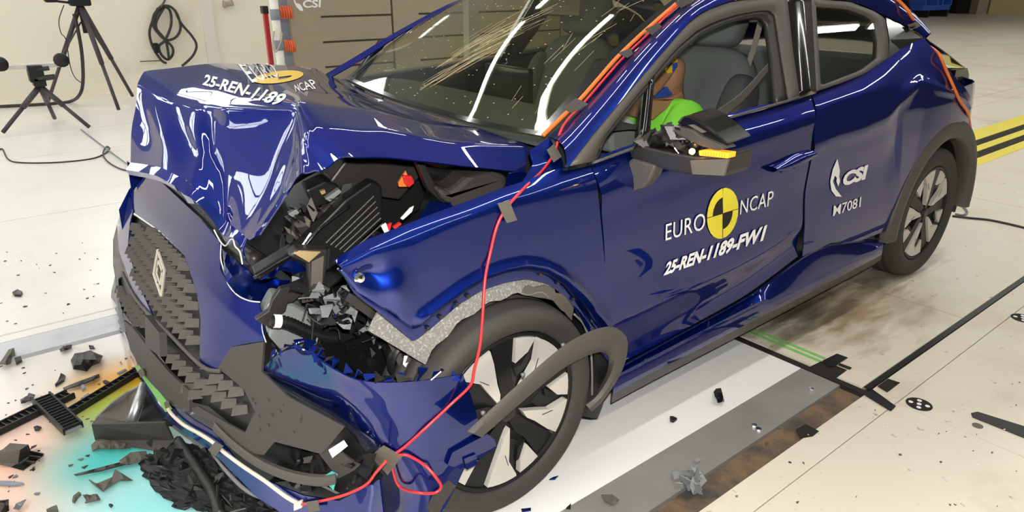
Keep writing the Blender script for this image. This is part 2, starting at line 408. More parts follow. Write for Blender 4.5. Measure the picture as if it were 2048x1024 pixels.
flat('floor_tape', [(1730, 790), (1745, 778), (1792, 812), (1782, 822)], 'engine_black', 'short black tape piece between grey plate and spotted target', 'tape', z=.005)
flat('floor_tape', [(1592, 858), (1612, 848), (1638, 862), (1626, 872), (1600, 876)], 'black_print', 'crumpled black tape patch on the rusty channel', 'tape', z=.003)
flat('floor_tape', [(1942, 826), (1955, 823), (2048, 852), (2060, 880), (1990, 852), (1945, 834)], 'engine_black', 'long ragged black tape strip on the cream floor past the spotted target', 'tape', z=.003)
strip(1.434, 1.450, -1.02, -.45, 'green_tape', 'green_tape', 'green floor tape under the sill, the one closer to the white plate', 'tape')
strip(1.468, 1.484, -1.02, -.45, 'green_tape', 'green_tape', 'green floor tape under the sill, the one farther from the white plate', 'tape')
def target_marker(px, py, r, label):
    c = V(px, py, z=0)
    e = empty('target_marker', (c[0], c[1], 0), label, 'marker')
    def disc(r, x, y, z): return Builder().prism([(x+r*math.cos(a*math.pi/12), y+r*math.sin(a*math.pi/12), z) for a in range(24)], (0, 0, -.001))
    disc(r, c[0], c[1], .002).build('disc', 'black_print', e)
    for dx, dy in ((0, 0), (.55, .2), (-.55, -.2), (-.2, .58), (.2, -.58)):
        disc(r*.18, c[0]+dx*r, c[1]+dy*r, .003).build('spot', 'white_print', e)
target_marker(1838, 809, .041, 'black round floor target with white spots beside the black tapes')
target_marker(2046, 637, .045, 'black round floor target with white spots by the rail, half out of frame')
c = V(1955, 852, z=0)
tag(Builder().prism([(c[0]+.016*math.cos(a), c[1]+.016*math.sin(a), .002) for a in np.linspace(0, 6.1, 20)], (0, 0, -.001)).build('floor_plug', 'tape_dark'), 'small dark round plug set in the floor by the ragged tape', 'plug')
# yellow lane
y_ = [.372, .18, .085, -.005, -.10, -.203]
ln = empty('lane_marking', (4, .1, 0), 'yellow floor lane with two black stripes running away behind the car', 'marking')
for i in range(5): Builder().box((2.6, y_[i+1], .0005), (26, y_[i], .002)).build('stripe', 'yellow_print' if i % 2 == 0 else 'black_print', ln)

# walls
def wall(name, a, b, m='wall_cream'): return structure(Builder().box(a, b).build(name, m))
WZ = (2.15, 3.9)
wall('wall_back', (-9, 7.9, 0), (14, 8.1, 1.85)); wall('wall_back_middle', (-9, 7.9, 1.85), (14, 8.1, WZ[0]), 'frame_grey'); wall('wall_back_top', (-9, 7.9, WZ[1]), (14, 8.1, 6.6), 'frame_grey')
wall('wall_front', (-9, -9.2, 0), (46, -9, 6.6), 'curtain_dark')
wall('wall_left', (-9.2, -9, 0), (-9, 8.1, 1.6), 'panel_taupe'); wall('wall_left_top', (-9.2, -9, 4.9), (-9, 8.1, 6.6), 'panel_taupe')
wall('wall_right', (46, -9, 0), (46.2, 17, 6.6), 'far_yellow'); wall('wall_back_far', (14, 17, 0), (46.2, 17.2, 6.6)); wall('wall_back_return', (13.9, 8.1, 0), (14, 17.2, 6.6), 'frame_grey')
structure(Builder().box((-9.2, -9.2, 6.6), (46.2, 17.2, 6.8)).build('ceiling', 'ceiling_paint'))
structure(Builder().box((1.95, 7.86, 0), (2.10, 7.9, 2.15)).build('trim_1', 'pole_white'))
structure(Builder().box((-9, 7.87, 0), (14, 7.9, .05)).build('baseboard_back', 'wall_cream'))
nwin = [0]
def window(x0, x1, z0, z1, axis, pos, lit=True):
    nwin[0] += 1
    def bx(a0, a1, c0, c1, t): return ((a0, pos-t, c0), (a1, pos+t, c1)) if axis == 'y' else ((pos-t, a0, c0), (pos+t, a1, c1))
    b = Builder(); n = max(2, round((x1-x0)/1.1)); w = .035
    for k in range(n+1):
        a = x0+(x1-x0)*k/n; b.box(*bx(a-w, a+w, z0, z1, .05))
    for z in (z0+.04, (z0+z1)/2, z1-.04): b.box(*bx(x0, x1, z-w, z+w, .045))
    fr = structure(b.build('window_%d' % nwin[0], 'frame_grey'))
    Builder().box(*bx(x0, x1, z0, z1, .01)).build('pane', lit if isinstance(lit, str) else 'window_light', fr)
    return fr
xw = [-9.0]+[v for x0 in np.arange(-7.6, 12, 2.6) for v in (x0, x0+1.15)]+[14.0]
for k in range(0, len(xw), 2): wall('wall_back_pier', (xw[k], 7.9, WZ[0]), (xw[k+1], 8.1, WZ[1]), 'frame_grey')
for x0 in np.arange(-7.6, 12, 2.6): window(x0, x0+1.15, WZ[0], WZ[1], 'y', 8.0)
wall('wall_left_mid', (-9.2, -9, 1.6), (-9, 1.5, 4.9), 'panel_taupe'); wall('wall_left_end', (-9.2, 4.5, 1.6), (-9, 8.1, 4.9), 'panel_taupe')
window(1.5, 4.5, 1.6, 4.9, 'x', -9.1, 'daylight')
window(-3.7, -2.5, 4.6, 5.6, 'y', 7.88, 'daylight'); window(-1.9, -1.0, 5.5, 6.3, 'y', 7.88, 'daylight')
# ceiling lights: long fluorescent rows along the hall
def tube_row(y, z, x0, x1, L=3.0, gap=.5, w=.06):
    x = x0; k = 0
    while x < x1:
        e = empty('ceiling_light', (x+L/2, y, z), 'long fluorescent ceiling light above the test hall', 'lamp', 'ceiling lights of the hall')
        Builder().box((x, y-w-.03, z+.03), (x+L, y+w+.03, z+.09)).build('housing', 'pole_white', e)
        Builder().box((x+.03, y-w, z), (x+L-.03, y+w, z+.03)).build('tube', 'tube_light', e)
        x += L+gap; k += 1
for y, z in ((-1.25, 4.6), (-4.6, 5.4), (2.4, 5.4), (5.6, 5.6)):
    tube_row(y, z, -7, 40 if y in (2.4, -4.6) else 22)

# ================================================================== THE CAR
car = empty('crashed_car', (1.0, 0, 0), 'dark blue five-door hatchback with a crushed front end standing on the white floor plate', 'car')
from mathutils.bvhtree import BVHTree
def PX(p):
    d = np.asarray(p, float)-CAM; z = d@AF
    return np.array([1024+FOC*(d@AR)/z, 512-FOC*(d@AU)/z])
HWX, HWY, HWZ = .027, -.905, .300                       # front wheel: hub, outer face
RWX, RWY, RWZ = 2.591, -.868, .31
mirrors = []                                           # parts to repeat on the far side
def circ(cx, cz, r, a0, a1, n, y=-.885): return [PX((cx+r*math.cos(math.radians(a)), y, cz+r*math.sin(math.radians(a)))) for a in np.linspace(a0, a1, n)]

# ---- front fender
ftop = [(681, 533), (746, 491), (813, 464), (885, 435), (953, 410), (1017, 385), (1060, 371), (1125, 346), (1188, 327)]
fbot = [(684, 541), (715, 592), (770, 634), (832, 687), (846, 678), (881, 649), (926, 611), (970, 584), (1017, 568), (1060, 561), (1100, 570), (1140, 598), (1172, 645), (1196, 690), (1228, 733)]
def fend_bulge(p, s, t):
    p = p.copy()
    if t > .86: p[1] += .016*min(1, (t-.86)/.03)       # bare flange where the trim was torn off
    p[1] -= .012*math.exp(-((t-.80)/.05)**2)*(s > .3)
    p[1] += .016*math.exp(-((s-.13)/.05)**2-((t-.45)/.16)**2)-.012*math.exp(-((s-.22)/.05)**2-((t-.6)/.2)**2)
    if t < .12: p[1] += .03*(1-t/.12)**2               # rolls over towards the hood
    return p
fender, _ = patch('front_fender', ftop, fbot, 64, 30, VS, 'paint', car, curve=False, bulge=fend_bulge); mirrors.append(fender)
# ---- doors, quarter panel
dbel = [(1192, 328), (1250, 306), (1330, 278), (1420, 249), (1500, 226), (1575, 205), (1630, 188)]
dbot = [(1231, 736), (1300, 700), (1400, 645), (1500, 588), (1599, 514)]
def door_bulge(p, s, t):
    p = p.copy(); p[1] += .020*math.exp(-((t-.93)/.09)**2)   # tuck-in above the sill
    p[1] += .012*math.exp(-((t-.62)/.16)**2)-.006*math.exp(-((t-.16)/.05)**2)
    if t < .13: p[1] += .034*(1-t/.13)**2
    return p
door, _ = patch('front_door', dbel, dbot, 40, 34, VS, 'paint', car, bulge=door_bulge); mirrors.append(door)
qtop = [(1634, 187), (1680, 170), (1726, 151), (1766, 126), (1800, 98), (1845, 75), (1872, 108), (1902, 148), (1930, 178), (1938, 192)]
qarc = circ(RWX, RWZ, .445, 176, 62, 12)
qbot = [(1603, 512), (1660, 485), (1715, 482)] + [tuple(q) for q in qarc] + [(1936, 262)]
quarter, _ = patch('rear_door', qtop, qbot, 56, 34, VS, 'paint', car, curve=False, bulge=lambda p, s, t: p+np.array([0, .012*math.exp(-((t-.62)/.16)**2)*(s < .5)-.008*math.exp(-((t-.33)/.05)**2)+(.03*(1-t/.13)**2*max(0, 1-s*1.6) if t < .13 else 0), 0])); mirrors.append(quarter)
# ---- sill
rows = [([(1231, 739), (1360, 668), (1500, 590), (1601, 515), (1664, 486), (1766, 476)], -.862), ([(1229, 742), (1360, 672), (1500, 594), (1601, 519), (1664, 491), (1766, 481)], -.852),
        ([(1226, 756), (1243, 746), (1400, 664), (1526, 600), (1598, 569), (1673, 531), (1765, 490)], -.884), ([(1225, 772), (1300, 726), (1400, 680), (1505, 624), (1590, 586), (1673, 543), (1763, 500)], -.886),
        ([(1224, 787), (1300, 745), (1400, 695), (1505, 640), (1582, 603), (1673, 555), (1762, 508)], -.874)]
sill = Builder().grid([[V(q[0], q[1], y=y) for q in resample(r, 30)] for r, y in rows]).build('sill', 'paint', car, True, .004, 1); mirrors.append(sill)
r2, y2 = rows[-1]; r3 = [(1222, 802), (1300, 760), (1400, 708), (1535, 638), (1734, 533), (1761, 516)]
sk = Builder().grid([[V(q[0], q[1], y=y) for q in resample(r, 30)] for r, y in ((r2, -.873), (r3, -.855), ([(x, y+2) for x, y in r3], -.80))]).build('sill_skirt', 'grey_trim', car, True, .004, 1); mirrors.append(sk)
# ---- wheel arch trim, rear
def arch_trim(cx, cz, r0, r1, a0, a1, y0, name, m='grey_trim', n=36):
    G = []
    for a in np.linspace(a0, a1, n):
        c, s = math.cos(math.radians(a)), math.sin(math.radians(a))
        G.append([np.array([cx+r*c, y, cz+r*s]) for r, y in ((r1+.004, y0+.035), (r1, y0), ((r0+r1)/2, y0-.010), (r0+.008, y0-.006), (r0, y0+.005), (r0+.006, y0+.06))])
    return Builder().grid(G).build(name, m, car, True, .004, 1)
tr = arch_trim(RWX, RWZ, .372, .448, -4, 184, -.892, 'wheel_arch_trim'); mirrors.append(tr)

# ---- greenhouse
strip_l = [(1098, 276), (1165, 209), (1245, 120), (1305, 64), (1378, 0)]
strip_r = [(1133, 340), (1190, 265), (1239, 206), (1292, 143), (1346, 80), (1379, 43), (1412, 20), (1462, 2)]
ls = [V(q[0], q[1], y=y) for q, y in zip(resample(strip_l, 16), np.linspace(-.705, -.585, 16))]
rs = [VS(q[0], q[1], .004) for q in resample(strip_r, 16)]
top_in = [np.array(p) for p in ((1.25, -.565, 1.36), (1.5, -.56, 1.395), (1.8, -.565, 1.39))]+[V(1752, -34, y=-.63), V(1790, 0, y=-.655), V(1822, 34, y=-.68), V(1852, 77, y=-.725)]
top_out = [VS(*q, .004) for q in ((1500, -2), (1580, -9), (1660, -5), (1712, 5), (1752, 23), (1790, 41), (1818, 55), (1846, 74))]
L = ls+resample(top_in, 16); Rr = rs+resample(top_out, 16)
G = [[a*(1-t)+b*t+np.array([0, -.022*math.sin(math.pi*t), .022*math.sin(math.pi*t)]) for t in np.linspace(0, 1, 8)] for a, b in zip(L, Rr)]
rail = Builder().grid(G).build('roof_rail', 'paint', car, True, .004, 1)
Gf = [[np.array([(a*(1-t)+b*t)[0], -(a*(1-t)+b*t)[1], (a*(1-t)+b*t)[2]]) for t in np.linspace(0, .38 if i < 15 else .9, 4)] for i, (a, b) in enumerate(zip(L, Rr))]
Builder().grid(Gf).build('roof_rail', 'paint', car, True, .004, 1)
# cowl corner in blue between hood, A-pillar and fender
cw = [[V(1058, 302, y=-.735), V(1098, 276, y=-.715)], [V(1066, 330, y=-.755), V(1125, 322, y=-.775)], [V(1040, 372, y=-.79), V(1128, 346, y=-.82)]]
cwl = Builder().grid(densev(cw, k=6, smooth=1)).build('cowl_corner', 'paint', car, True, .004); mirrors.append(cwl)
sail = Builder().prism([VS(*q, -.004) for q in ((1132, 342), (1190, 267), (1200, 300), (1186, 330))], (0, .012, 0)).build('mirror_sail', 'black_gloss', car); mirrors.append(sail)
# roof
rin = resample(top_in[:5], 14); rfront = np.array((1.12, -.555, 1.335))
edge = [rfront]+rin; G = []
for p in edge:
    xs = []
    for t in np.linspace(-1, 1, 13):
        xs.append(np.array([p[0]-(.15*(1-t*t) if p is rfront else .05*(1-t*t)), p[1]*-t if t else 0.0, p[2]+.035*(1-t*t)]))
    G.append(xs)
Builder().grid(G).build('roof', 'paint', car, True, .004)
Builder().grid([[q-np.array([0, 0, .03]) for q in r] for r in G]).build('headliner', 'interior_grey', car, True, .003)
# front door window frame
def band(name, outer, inner, m, n=40, off=0.006, thick=.022, k=1):
    o = Builder().grid([[VS(*(a*(1-t)+b*t), off) for t in (0, .5, 1)] for a, b in zip(resample(outer, n, False), resample(inner, n, False))]).build(name, m, car, True)
    md = o.modifiers.new('thick', 'SOLIDIFY'); md.thickness = thick; md.offset = -1 if k else 1
    mirrors.append(o); return o
fo = [(1140, 332), (1190, 267), (1239, 208), (1292, 145), (1346, 82), (1379, 45), (1412, 22), (1462, 4), (1530, -6), (1574, -8), (1586, 100), (1600, 196)]
fi = [(1190, 322), (1206, 276), (1252, 217), (1304, 155), (1352, 98), (1393, 62), (1430, 42), (1480, 26), (1530, 18), (1553, 19), (1566, 105), (1582, 202)]
band('window_frame', fo, fi, 'grey_trim'); mirrors.pop()
fi2 = [(1196, 320), (1212, 278), (1258, 222), (1310, 160), (1362, 104), (1402, 70), (1440, 52), (1484, 37), (1520, 31), (1536, 40), (1547, 110), (1556, 209)]
band('window_seal', fi, fi2, 'black_plastic', off=-.006); mirrors.pop()
band('belt_moulding', [(1190, 327), (1330, 277), (1420, 248), (1575, 204), (1600, 196)], [(1190, 322), (1330, 271), (1420, 243), (1575, 199), (1600, 191)], 'gold' if False else 'grey_trim', 20, .008, .02)
band('window_divider', [(1299, 150), (1284, 296)], [(1310, 148), (1298, 291)], 'black_gloss', 8, -.004, .03)
band('b_pillar', [(1577, -10), (1590, 100), (1602, 196)], [(1622, -10), (1628, 90), (1633, 186)], 'black_gloss', 16, .004, .05)
# rear side window
ro = [(1624, -2), (1700, 4), (1748, 22), (1770, 36), (1777, 80), (1776, 116), (1730, 147), (1690, 163), (1634, 182), (1629, 90), (1624, -2)]
ri = [(1632, 12), (1694, 17), (1732, 30), (1750, 44), (1757, 84), (1755, 116), (1722, 140), (1686, 154), (1642, 171), (1637, 90), (1632, 12)]
band('rear_window_frame', ro, ri, 'grey_trim', 60)
gpoly = [VS(*q, .002) for q in resample(ri, 30, False)[:-1]]
rg = Builder().prism(gpoly, (0, .004, 0)).build('rear_window_glass', 'window_glass', car); mirrors.append(rg)
bp = [(1772, 34), (1790, 42), (1816, 56), (1846, 76), (1800, 99), (1776, 118), (1779, 80)]
cp = Builder().prism([VS(*q, .003) for q in bp], (0, .02, 0)).build('rear_corner_panel', 'black_gloss', car); mirrors.append(cp)
# quarter light in the front door
ql = Builder().prism([VS(*q, -.004) for q in ((1198, 318), (1285, 292), (1298, 172), (1212, 278))], (0, .004, 0)).build('quarter_glass', 'clear_glass', car); mirrors.append(ql)

# ---- windscreen
wb = [V(692, 158, y=.68), V(740, 180, y=.36), V(800, 203, y=.05), V(880, 228, y=-.25), V(975, 254, y=-.50), V(1090, 274, y=-.70)]
wt = [np.array(p) for p in ((1.12, .565, 1.332), (1.0, .36, 1.352), (.965, .08, 1.360), (.975, -.2, 1.358), (1.03, -.42, 1.348), (1.12, -.562, 1.332))]
B_, T_ = resample(wb, 25), resample(wt, 25)
nrm = np.array([-.55, 0, .83])
def ws_pt(s, t, off=0.0):
    i = s*24; k = min(int(i), 23); f = i-k
    b = B_[k]*(1-f)+B_[k+1]*f; a = T_[k]*(1-f)+T_[k+1]*f
    return b*(1-t)+a*t + nrm*(.030*math.sin(math.pi*t)+off)
WS = [[ws_pt(i/24, j/16) for i in range(25)] for j in range(17)]
ws = Builder().grid(WS).build('windscreen', 'windscreen_glass', car, True, .004, -1)
fr = Builder()
fr.grid([[ws_pt(s, t, .003) for s in (0, .012, .025)] for t in np.linspace(0, 1, 17)])
fr.grid([[ws_pt(s, t, .003) for s in (.978, .99, 1)] for t in np.linspace(0, 1, 17)])
fr.grid([[ws_pt(s, t, .003) for s in np.linspace(0, 1, 25)] for t in (0, .01, .02)])
fr.grid([[ws_pt(s, t, .003) for s in np.linspace(0, 1, 25)] for t in (.93, .97, 1)])
fr.build('windscreen_border', 'black_gloss', car, True)
# cracks: a bundle of fine splinter lines from the lower middle towards the near top, plus stray sparkles
ck = Builder()
for i in range(46):
    a = rng.uniform(0, 1); s0 = .49+.13*a+rng.normal(0, .02); t0 = rng.uniform(.02, .42)+.1*a; ln_ = rng.uniform(.05, .32); dr = rng.normal(.40, .10)
    p = [ws_pt(s0+dr*ln_*u*1.0, min(.92, t0+ln_*u), .0055) for u in (0, .5, 1)]
    ck.tube(p, .0003+.0004*rng.random(), 4, False)
for i in range(150):
    s0, t0 = rng.uniform(.04, .96), rng.uniform(.03, .9)
    p = ws_pt(s0, t0, .006); ck.obox(p, (.0015, 0, 0), (0, .0006+.002*rng.random(), 0), (0, 0, .001))
for i in range(20):
    s0, t0 = rng.uniform(.85, .95), rng.uniform(.05, .9); l = rng.uniform(.04, .15)
    ck.tube([ws_pt(s0, t0, .006), ws_pt(s0+.02*rng.normal(), min(.95, t0+l), .006)], .0005, 4, False)
k = ck.build('crack_lines', 'crack', car, recalc=False); k['kind'] = 'stuff'

# ---- hood: buckled upwards in the middle, its front folded down
HC = [
 [(690, 162, .70), (735, 184, .38), (795, 207, .08), (870, 232, -.22), (970, 262, -.48), (1056, 292, -.66), (1050, 346, -.735)],
 [(676, 158, .705), (706, 180, .40), (745, 203, .11), (800, 228, -.18), (868, 252, -.46), (905, 286, -.64), (930, 333, -.735)],
 [(652, 150, .71), (670, 167, .45), (692, 184, .20), (716, 202, -.10), (742, 221, -.42), (772, 262, -.62), (800, 318, -.733)],
 [(630, 136, .71), (625, 148, .45), (620, 162, .20), (612, 182, -.10), (598, 205, -.40), (634, 258, -.60), (692, 312, -.73)],
 [(450, 126, .71), (455, 140, .46), (470, 160, .22), (500, 188, -.06), (596, 212, -.41), (610, 275, -.60), (640, 342, -.725)],
 [(290, 142, .60), (350, 190, .28), (402, 207, .08), (446, 216, -.11), (594, 224, -.42), (600, 285, -.57), (606, 346, -.71)],
 [(274, 168, .50), (340, 205, .24), (398, 220, .04), (449, 258, -.13), (590, 240, -.43), (592, 300, -.52), (594, 356, -.64)],
 [(268, 245, .40), (330, 272, .15), (395, 300, -.04), (451, 345, -.20), (540, 345, -.42), (562, 372, -.50), (578, 385, -.58)],
 [(263, 325, .34), (326, 335, .07), (388, 372, -.15), (452, 440, -.30), (488, 470, -.44), (500, 481, -.50), (520, 470, -.55)]]
HG = dense([[V(px, py, y=y) for px, py, y in r] for r in HC], k=10, smooth=1)
for a in range(HG.shape[0]):                           # dents in the sheet
    for b_ in range(HG.shape[1]):
        r_, c_ = a/10, b_/10
        w = math.exp(-((r_-6.9)/1.0)**2)*(1.25 if c_ < 2.6 else .25)
        HG[a, b_, 0] += w*.0045*math.sin(c_*5.1+1.3*math.sin(r_*2.3))
        HG[a, b_, 2] += .0025*math.sin(r_*6.2+c_*2.1)*math.exp(-((r_-3.6)/1.3)**2)
hood = Builder().grid([list(r) for r in HG]).build('hood', 'paint', car, True, .0035, 0)
def bvh_of(objs):
    vs = []; fs = []
    for o in objs:
        n = len(vs); off = o.matrix_world.translation if False else Vector((0, 0, 0))
        vs += [tuple(v.co) for v in o.data.vertices]; fs += [tuple(i+n for i in p.vertices) for p in o.data.polygons]
    return BVHTree.FromPolygons(vs, fs)
class On:                                              # lay something on built surfaces where the photograph shows it
    def __init__(s, objs, fallback=None): s.t = bvh_of(objs); s.fb = fallback; s.last = None
    def __call__(s, px, py, off=.003):
        d = AF + AR*(px-1024)/FOC - AU*(py-512)/FOC; d = Vector(d/np.linalg.norm(d))
        h, n, i, dist = s.t.ray_cast(Vector(CAM), d)
        if h is None:
            if s.fb: return s.fb(px, py, off)
            dist = s.last if s.last else 2.0; h = Vector(CAM)+d*dist; n = -d
        s.last = dist
        if n.dot(d) > 0: n = -n
        return np.array(h + n*off)
onhood = On([hood])
def grid_decal(name, body, corners, m, S, off=.0035, cut=3, **k):
    vs, fs = text_mesh(body, **k)
    bm = bmesh.new(); bv = [bm.verts.new((a, b, 0)) for a, b in vs]
    for f in fs:
        try: bm.faces.new([bv[i] for i in f])
        except ValueError: pass
    bmesh.ops.triangulate(bm, faces=bm.faces[:])
    for _ in range(cut-1):
        bmesh.ops.subdivide_edges(bm, edges=[e for e in bm.edges if e.calc_length() > .06], cuts=1)
    bmesh.ops.triangulate(bm, faces=bm.faces[:])
    P = [S(*quad_map(corners, v.co.x, v.co.y), off) for v in bm.verts]; F = [tuple(v.index for v in f.verts) for f in bm.faces]
    bm.verts.index_update(); F = [tuple(v.index for v in f.verts) for f in bm.faces]; bm.free()
    return Builder().add(P, F).build(name, m, hood)
grid_decal('hood_lettering', 'EURO', [(505, 168), (560, 155), (540, 126), (474, 128)], 'white_print', onhood, bold=.01)
grid_decal('hood_lettering', 'NCAP', [(592, 186), (640, 178), (624, 160), (588, 172)], 'white_print', onhood, bold=.01)
grid_decal('hood_lettering', '25-REN-1189', [(405, 172), (556, 214), (578, 192), (412, 150)], 'white_print', onhood, bold=.03)
Y = Builder(); c0 = np.array([557., 156.]); ring = [c0+np.array([50*math.cos(a), 12*math.sin(a)-6*math.cos(a)]) for a in np.linspace(0, 2*math.pi, 41)[:-1]]
inner = [c0+np.array([27*math.cos(a), 5.5*math.sin(a)-3.2*math.cos(a)]) for a in np.linspace(0, 2*math.pi, 41)[:-1]]
Y.grid([[onhood(*(q*(1-t)+w*t), .0035) for t in (0, .33, .66, 1)] for q, w in zip(ring+ring[:1], inner+inner[:1])]); Y.build('hood_emblem', 'hood_yellow', hood)
Builder().grid([[onhood(*(c0*(1-t)+w*t), .0035) for t in (0, .5, 1)] for w in inner[10:21]]).build('hood_emblem_quarter', 'hood_yellow', hood)
Builder().grid([[onhood(*(c0*(1-t)+w*t), .0035) for t in (0, .5, 1)] for w in inner[30:]+inner[:1]]).build('hood_emblem_quarter', 'hood_yellow', hood)
# torn lip and rubber seal under the leading edge
lead = [HG[-1, j] for j in range(0, HG.shape[1], 2)]
lipb = [p+np.array([-.012, -.01, -.035-.02*math.sin(i*.9)*(i > 8)]) for i, p in enumerate(lead)]
Builder().grid([[a, (a+b_)/2+np.array([-.014, -.008, 0]), b_] for a, b_ in zip(lead, lipb)][:24]).build('hood_lip', 'paint', car, True, .003)
tp = Builder(); jp = [p+np.array([-.014, -.01, .004])+rng.normal(0, .003, 3) for p in lipb[14:24]]
tp.tube(jp, .0018, 5, True, 4); tp.build('torn_edge', 'torn_edge', car)

# ---- dark inner shell behind the panel gaps
def inner(name, top, bot, off=-.035, nu=16, nv=8):
    o = Builder().grid([[VS(*(a*(1-t)+b*t), off) for t in np.linspace(0, 1, nv)] for a, b in zip(resample(top, nu, False), resample(bot, nu, False))]).build(name, 'engine_black', car, True); mirrors.append(o)
inner('inner_shell', [(1205, 345), (1420, 268), (1620, 206), (1720, 168)], [(1245, 726), (1420, 634), (1590, 518), (1740, 500)])
inner('sill_inner', [(1232, 712), (1500, 566), (1601, 494), (1750, 470)], [(1232, 795), (1400, 700), (1535, 632), (1745, 520)])
inner('pillar_inner', [(1110, 352), (1192, 320)], [(1212, 730), (1238, 730)], -.045)
from mathutils.geometry import delaunay_2d_cdt
def sheet(name, poly, S, m, parent, off=0.0, step=14, thick=.004, wob=0.0, jag=0.0, smooth=True, so=1):
    P = [np.array(p, float) for p in poly]
    if jag:                                            # torn edges: split the outline and shake it
        Q = []
        for a, b in zip(P, P[1:]+P[:1]):
            n = max(1, int(np.linalg.norm(b-a)/9))
            for i in range(n): Q.append(a+(b-a)*i/n+(rng.normal(0, jag, 2) if i else 0))
        P = Q
    else:
        Q = []
        for a, b in zip(P, P[1:]+P[:1]):
            n = max(1, int(np.linalg.norm(b-a)/(step*1.2)))
            for i in range(n): Q.append(a+(b-a)*i/n)
        P = Q
    n = len(P); pts = list(P); A = np.array(P); lo, hi = A.min(0), A.max(0)
    def inside(q):
        c = False; j = n-1
        for i in range(n):
            if (P[i][1] > q[1]) != (P[j][1] > q[1]) and q[0] < (P[j][0]-P[i][0])*(q[1]-P[i][1])/(P[j][1]-P[i][1])+P[i][0]: c = not c
            j = i
        return c
    y = lo[1]+step/2; k = 0
    while y < hi[1]:
        x = lo[0]+step/2*(1+k % 2)
        while x < hi[0]:
            q = np.array([x, y])
            if inside(q) and min(np.linalg.norm(A-q, axis=1)) > step*.45: pts.append(q)
            x += step
        y += step*.87; k += 1
    r = delaunay_2d_cdt([Vector((p[0], p[1])) for p in pts], [(i, (i+1) % n) for i in range(n)], [], 1, 1e-4)
    W = [S(v[0], v[1], off+(rng.normal(0, wob) if wob else 0)) for v in r[0]]
    return Builder().add(W, r[2]).build(name, m, parent, smooth, thick, so)

# ---- front fascia, pushed in and hanging low
Fs = VF
bumper = sheet('bumper_skin', [(262, 392), (290, 354), (318, 358), (350, 388), (400, 434), (442, 484), (443, 540), (470, 588), (498, 600), (520, 606), (528, 640), (531, 682), (500, 686), (470, 692), (452, 715), (438, 738), (402, 732), (404, 640), (396, 582), (372, 512), (322, 462), (268, 424)], Fs, 'paint', car, 0, 12, .004)
sheet('grille_surround', [(268, 424), (262, 392), (246, 416), (236, 450), (240, 500), (262, 562), (300, 640), (312, 640), (276, 560), (258, 495), (262, 446)], Fs, 'paint', car, .004, 10)
grille = sheet('grille', [(266, 428), (322, 466), (374, 516), (398, 585), (406, 645), (402, 736), (330, 664), (275, 594), (254, 500), (256, 450)], Fs, 'engine_black', car, -.016, 14)
lower = sheet('lower_grille', [(236, 548), (275, 606), (400, 738), (440, 740), (492, 778), (514, 822), (494, 864), (470, 852), (420, 812), (380, 802), (330, 722), (262, 642), (236, 604)], Fs, 'engine_black', car, -.016, 14)
sheet('plate_mount', [(304, 630), (333, 664), (336, 712), (305, 690)], Fs, 'dark_plastic', lower, .012, 20, .02)
Builder().tube([Fs(*p, .010) for p in ((244, 545), (275, 602), (335, 664), (404, 732), (440, 742))], .006, 6).build('grille_divider', 'grey_trim', car, True)
sheet('bumper_band', [(252, 640), (270, 654), (300, 692), (345, 745), (386, 782), (384, 824), (350, 810), (300, 757), (266, 700)], Fs, 'dark_plastic', car, .006, 14, .008)
for p in (((290, 704), (296, 706), (296, 720), (290, 716)), ((328, 746), (336, 748), (336, 766), (328, 760)), ((310, 726), (315, 728), (315, 738), (310, 736))):
    sheet('band_slot', p, Fs, 'far_dark', car, .009, 20, .001)
sheet('bumper_end', [(228, 480), (238, 442), (246, 500), (262, 562), (300, 640), (262, 640), (240, 600), (228, 530)], Fs, 'black_plastic', car, -.008, 12)
sheet('bumper_end_strip', [(236, 552), (228, 580), (224, 620), (228, 650), (252, 664), (246, 640), (240, 600)], Fs, 'grey_plastic', car, .006, 10, .01)
sheet('bumper_lower_edge', [(228, 650), (252, 662), (266, 702), (300, 758), (345, 806), (390, 838), (430, 862), (480, 926), (540, 962), (610, 990), (680, 1000), (762, 958), (770, 1030), (640, 1045), (575, 1030), (520, 996), (430, 905), (330, 835), (276, 745), (240, 700)], Fs, 'paint', car, 0, 14)
cover = sheet('bumper_cover', [(466, 694), (531, 683), (527, 742), (580, 792), (692, 852), (646, 906), (553, 882), (532, 908), (500, 905), (430, 845), (384, 820), (400, 812), (470, 852), (494, 864), (514, 822), (492, 778), (440, 735)], Fs, 'dark_plastic', car, .002, 14, .006)
lip = Builder().grid([[Fs(q[0], q[1]+dy, o) for dy, o in ((-9, 0), (-4, .012), (4, .014), (11, .004))] for q in resample([(428, 850), (470, 890), (520, 925), (580, 950), (640, 960), (672, 955)], 24)]).build('splitter_lip', 'grey_trim', car, True, .006)
# black opening in the near corner, with what shows inside
sheet('corner_opening', [(430, 845), (500, 905), (532, 908), (553, 882), (646, 906), (692, 852), (768, 952), (755, 968), (680, 1002), (620, 996), (540, 962), (470, 915)], Fs, 'engine_black', car, -.06, 16, .003)
sheet('duct_vane', [(641, 905), (668, 888), (700, 915), (722, 928), (712, 938), (680, 955), (660, 930)], Fs, 'dark_plastic', car, -.03, 14, .006)
sheet('opening_reflection', [(660, 898), (688, 880), (696, 892), (668, 914)], Fs, 'white_plastic', car, -.024, 14, .006)  # white patch painted in for a bright reflection inside the opening
sheet('teal_tag', [(664, 942), (676, 948), (672, 962), (668, 980), (652, 964), (662, 958), (648, 952)], Fs, 'teal', car, .004, 14, .002)
for i in range(26):
    q = (rng.uniform(560, 745), rng.uniform(910, 985)); p = Fs(*q, -.045)
    Builder().obox(p, rng.normal(0, .012, 3), rng.normal(0, .005, 3), rng.normal(0, .005, 3)).build('duct_fragment', rng.choice(['black_gloss', 'black_plastic', 'engine_black']), car)
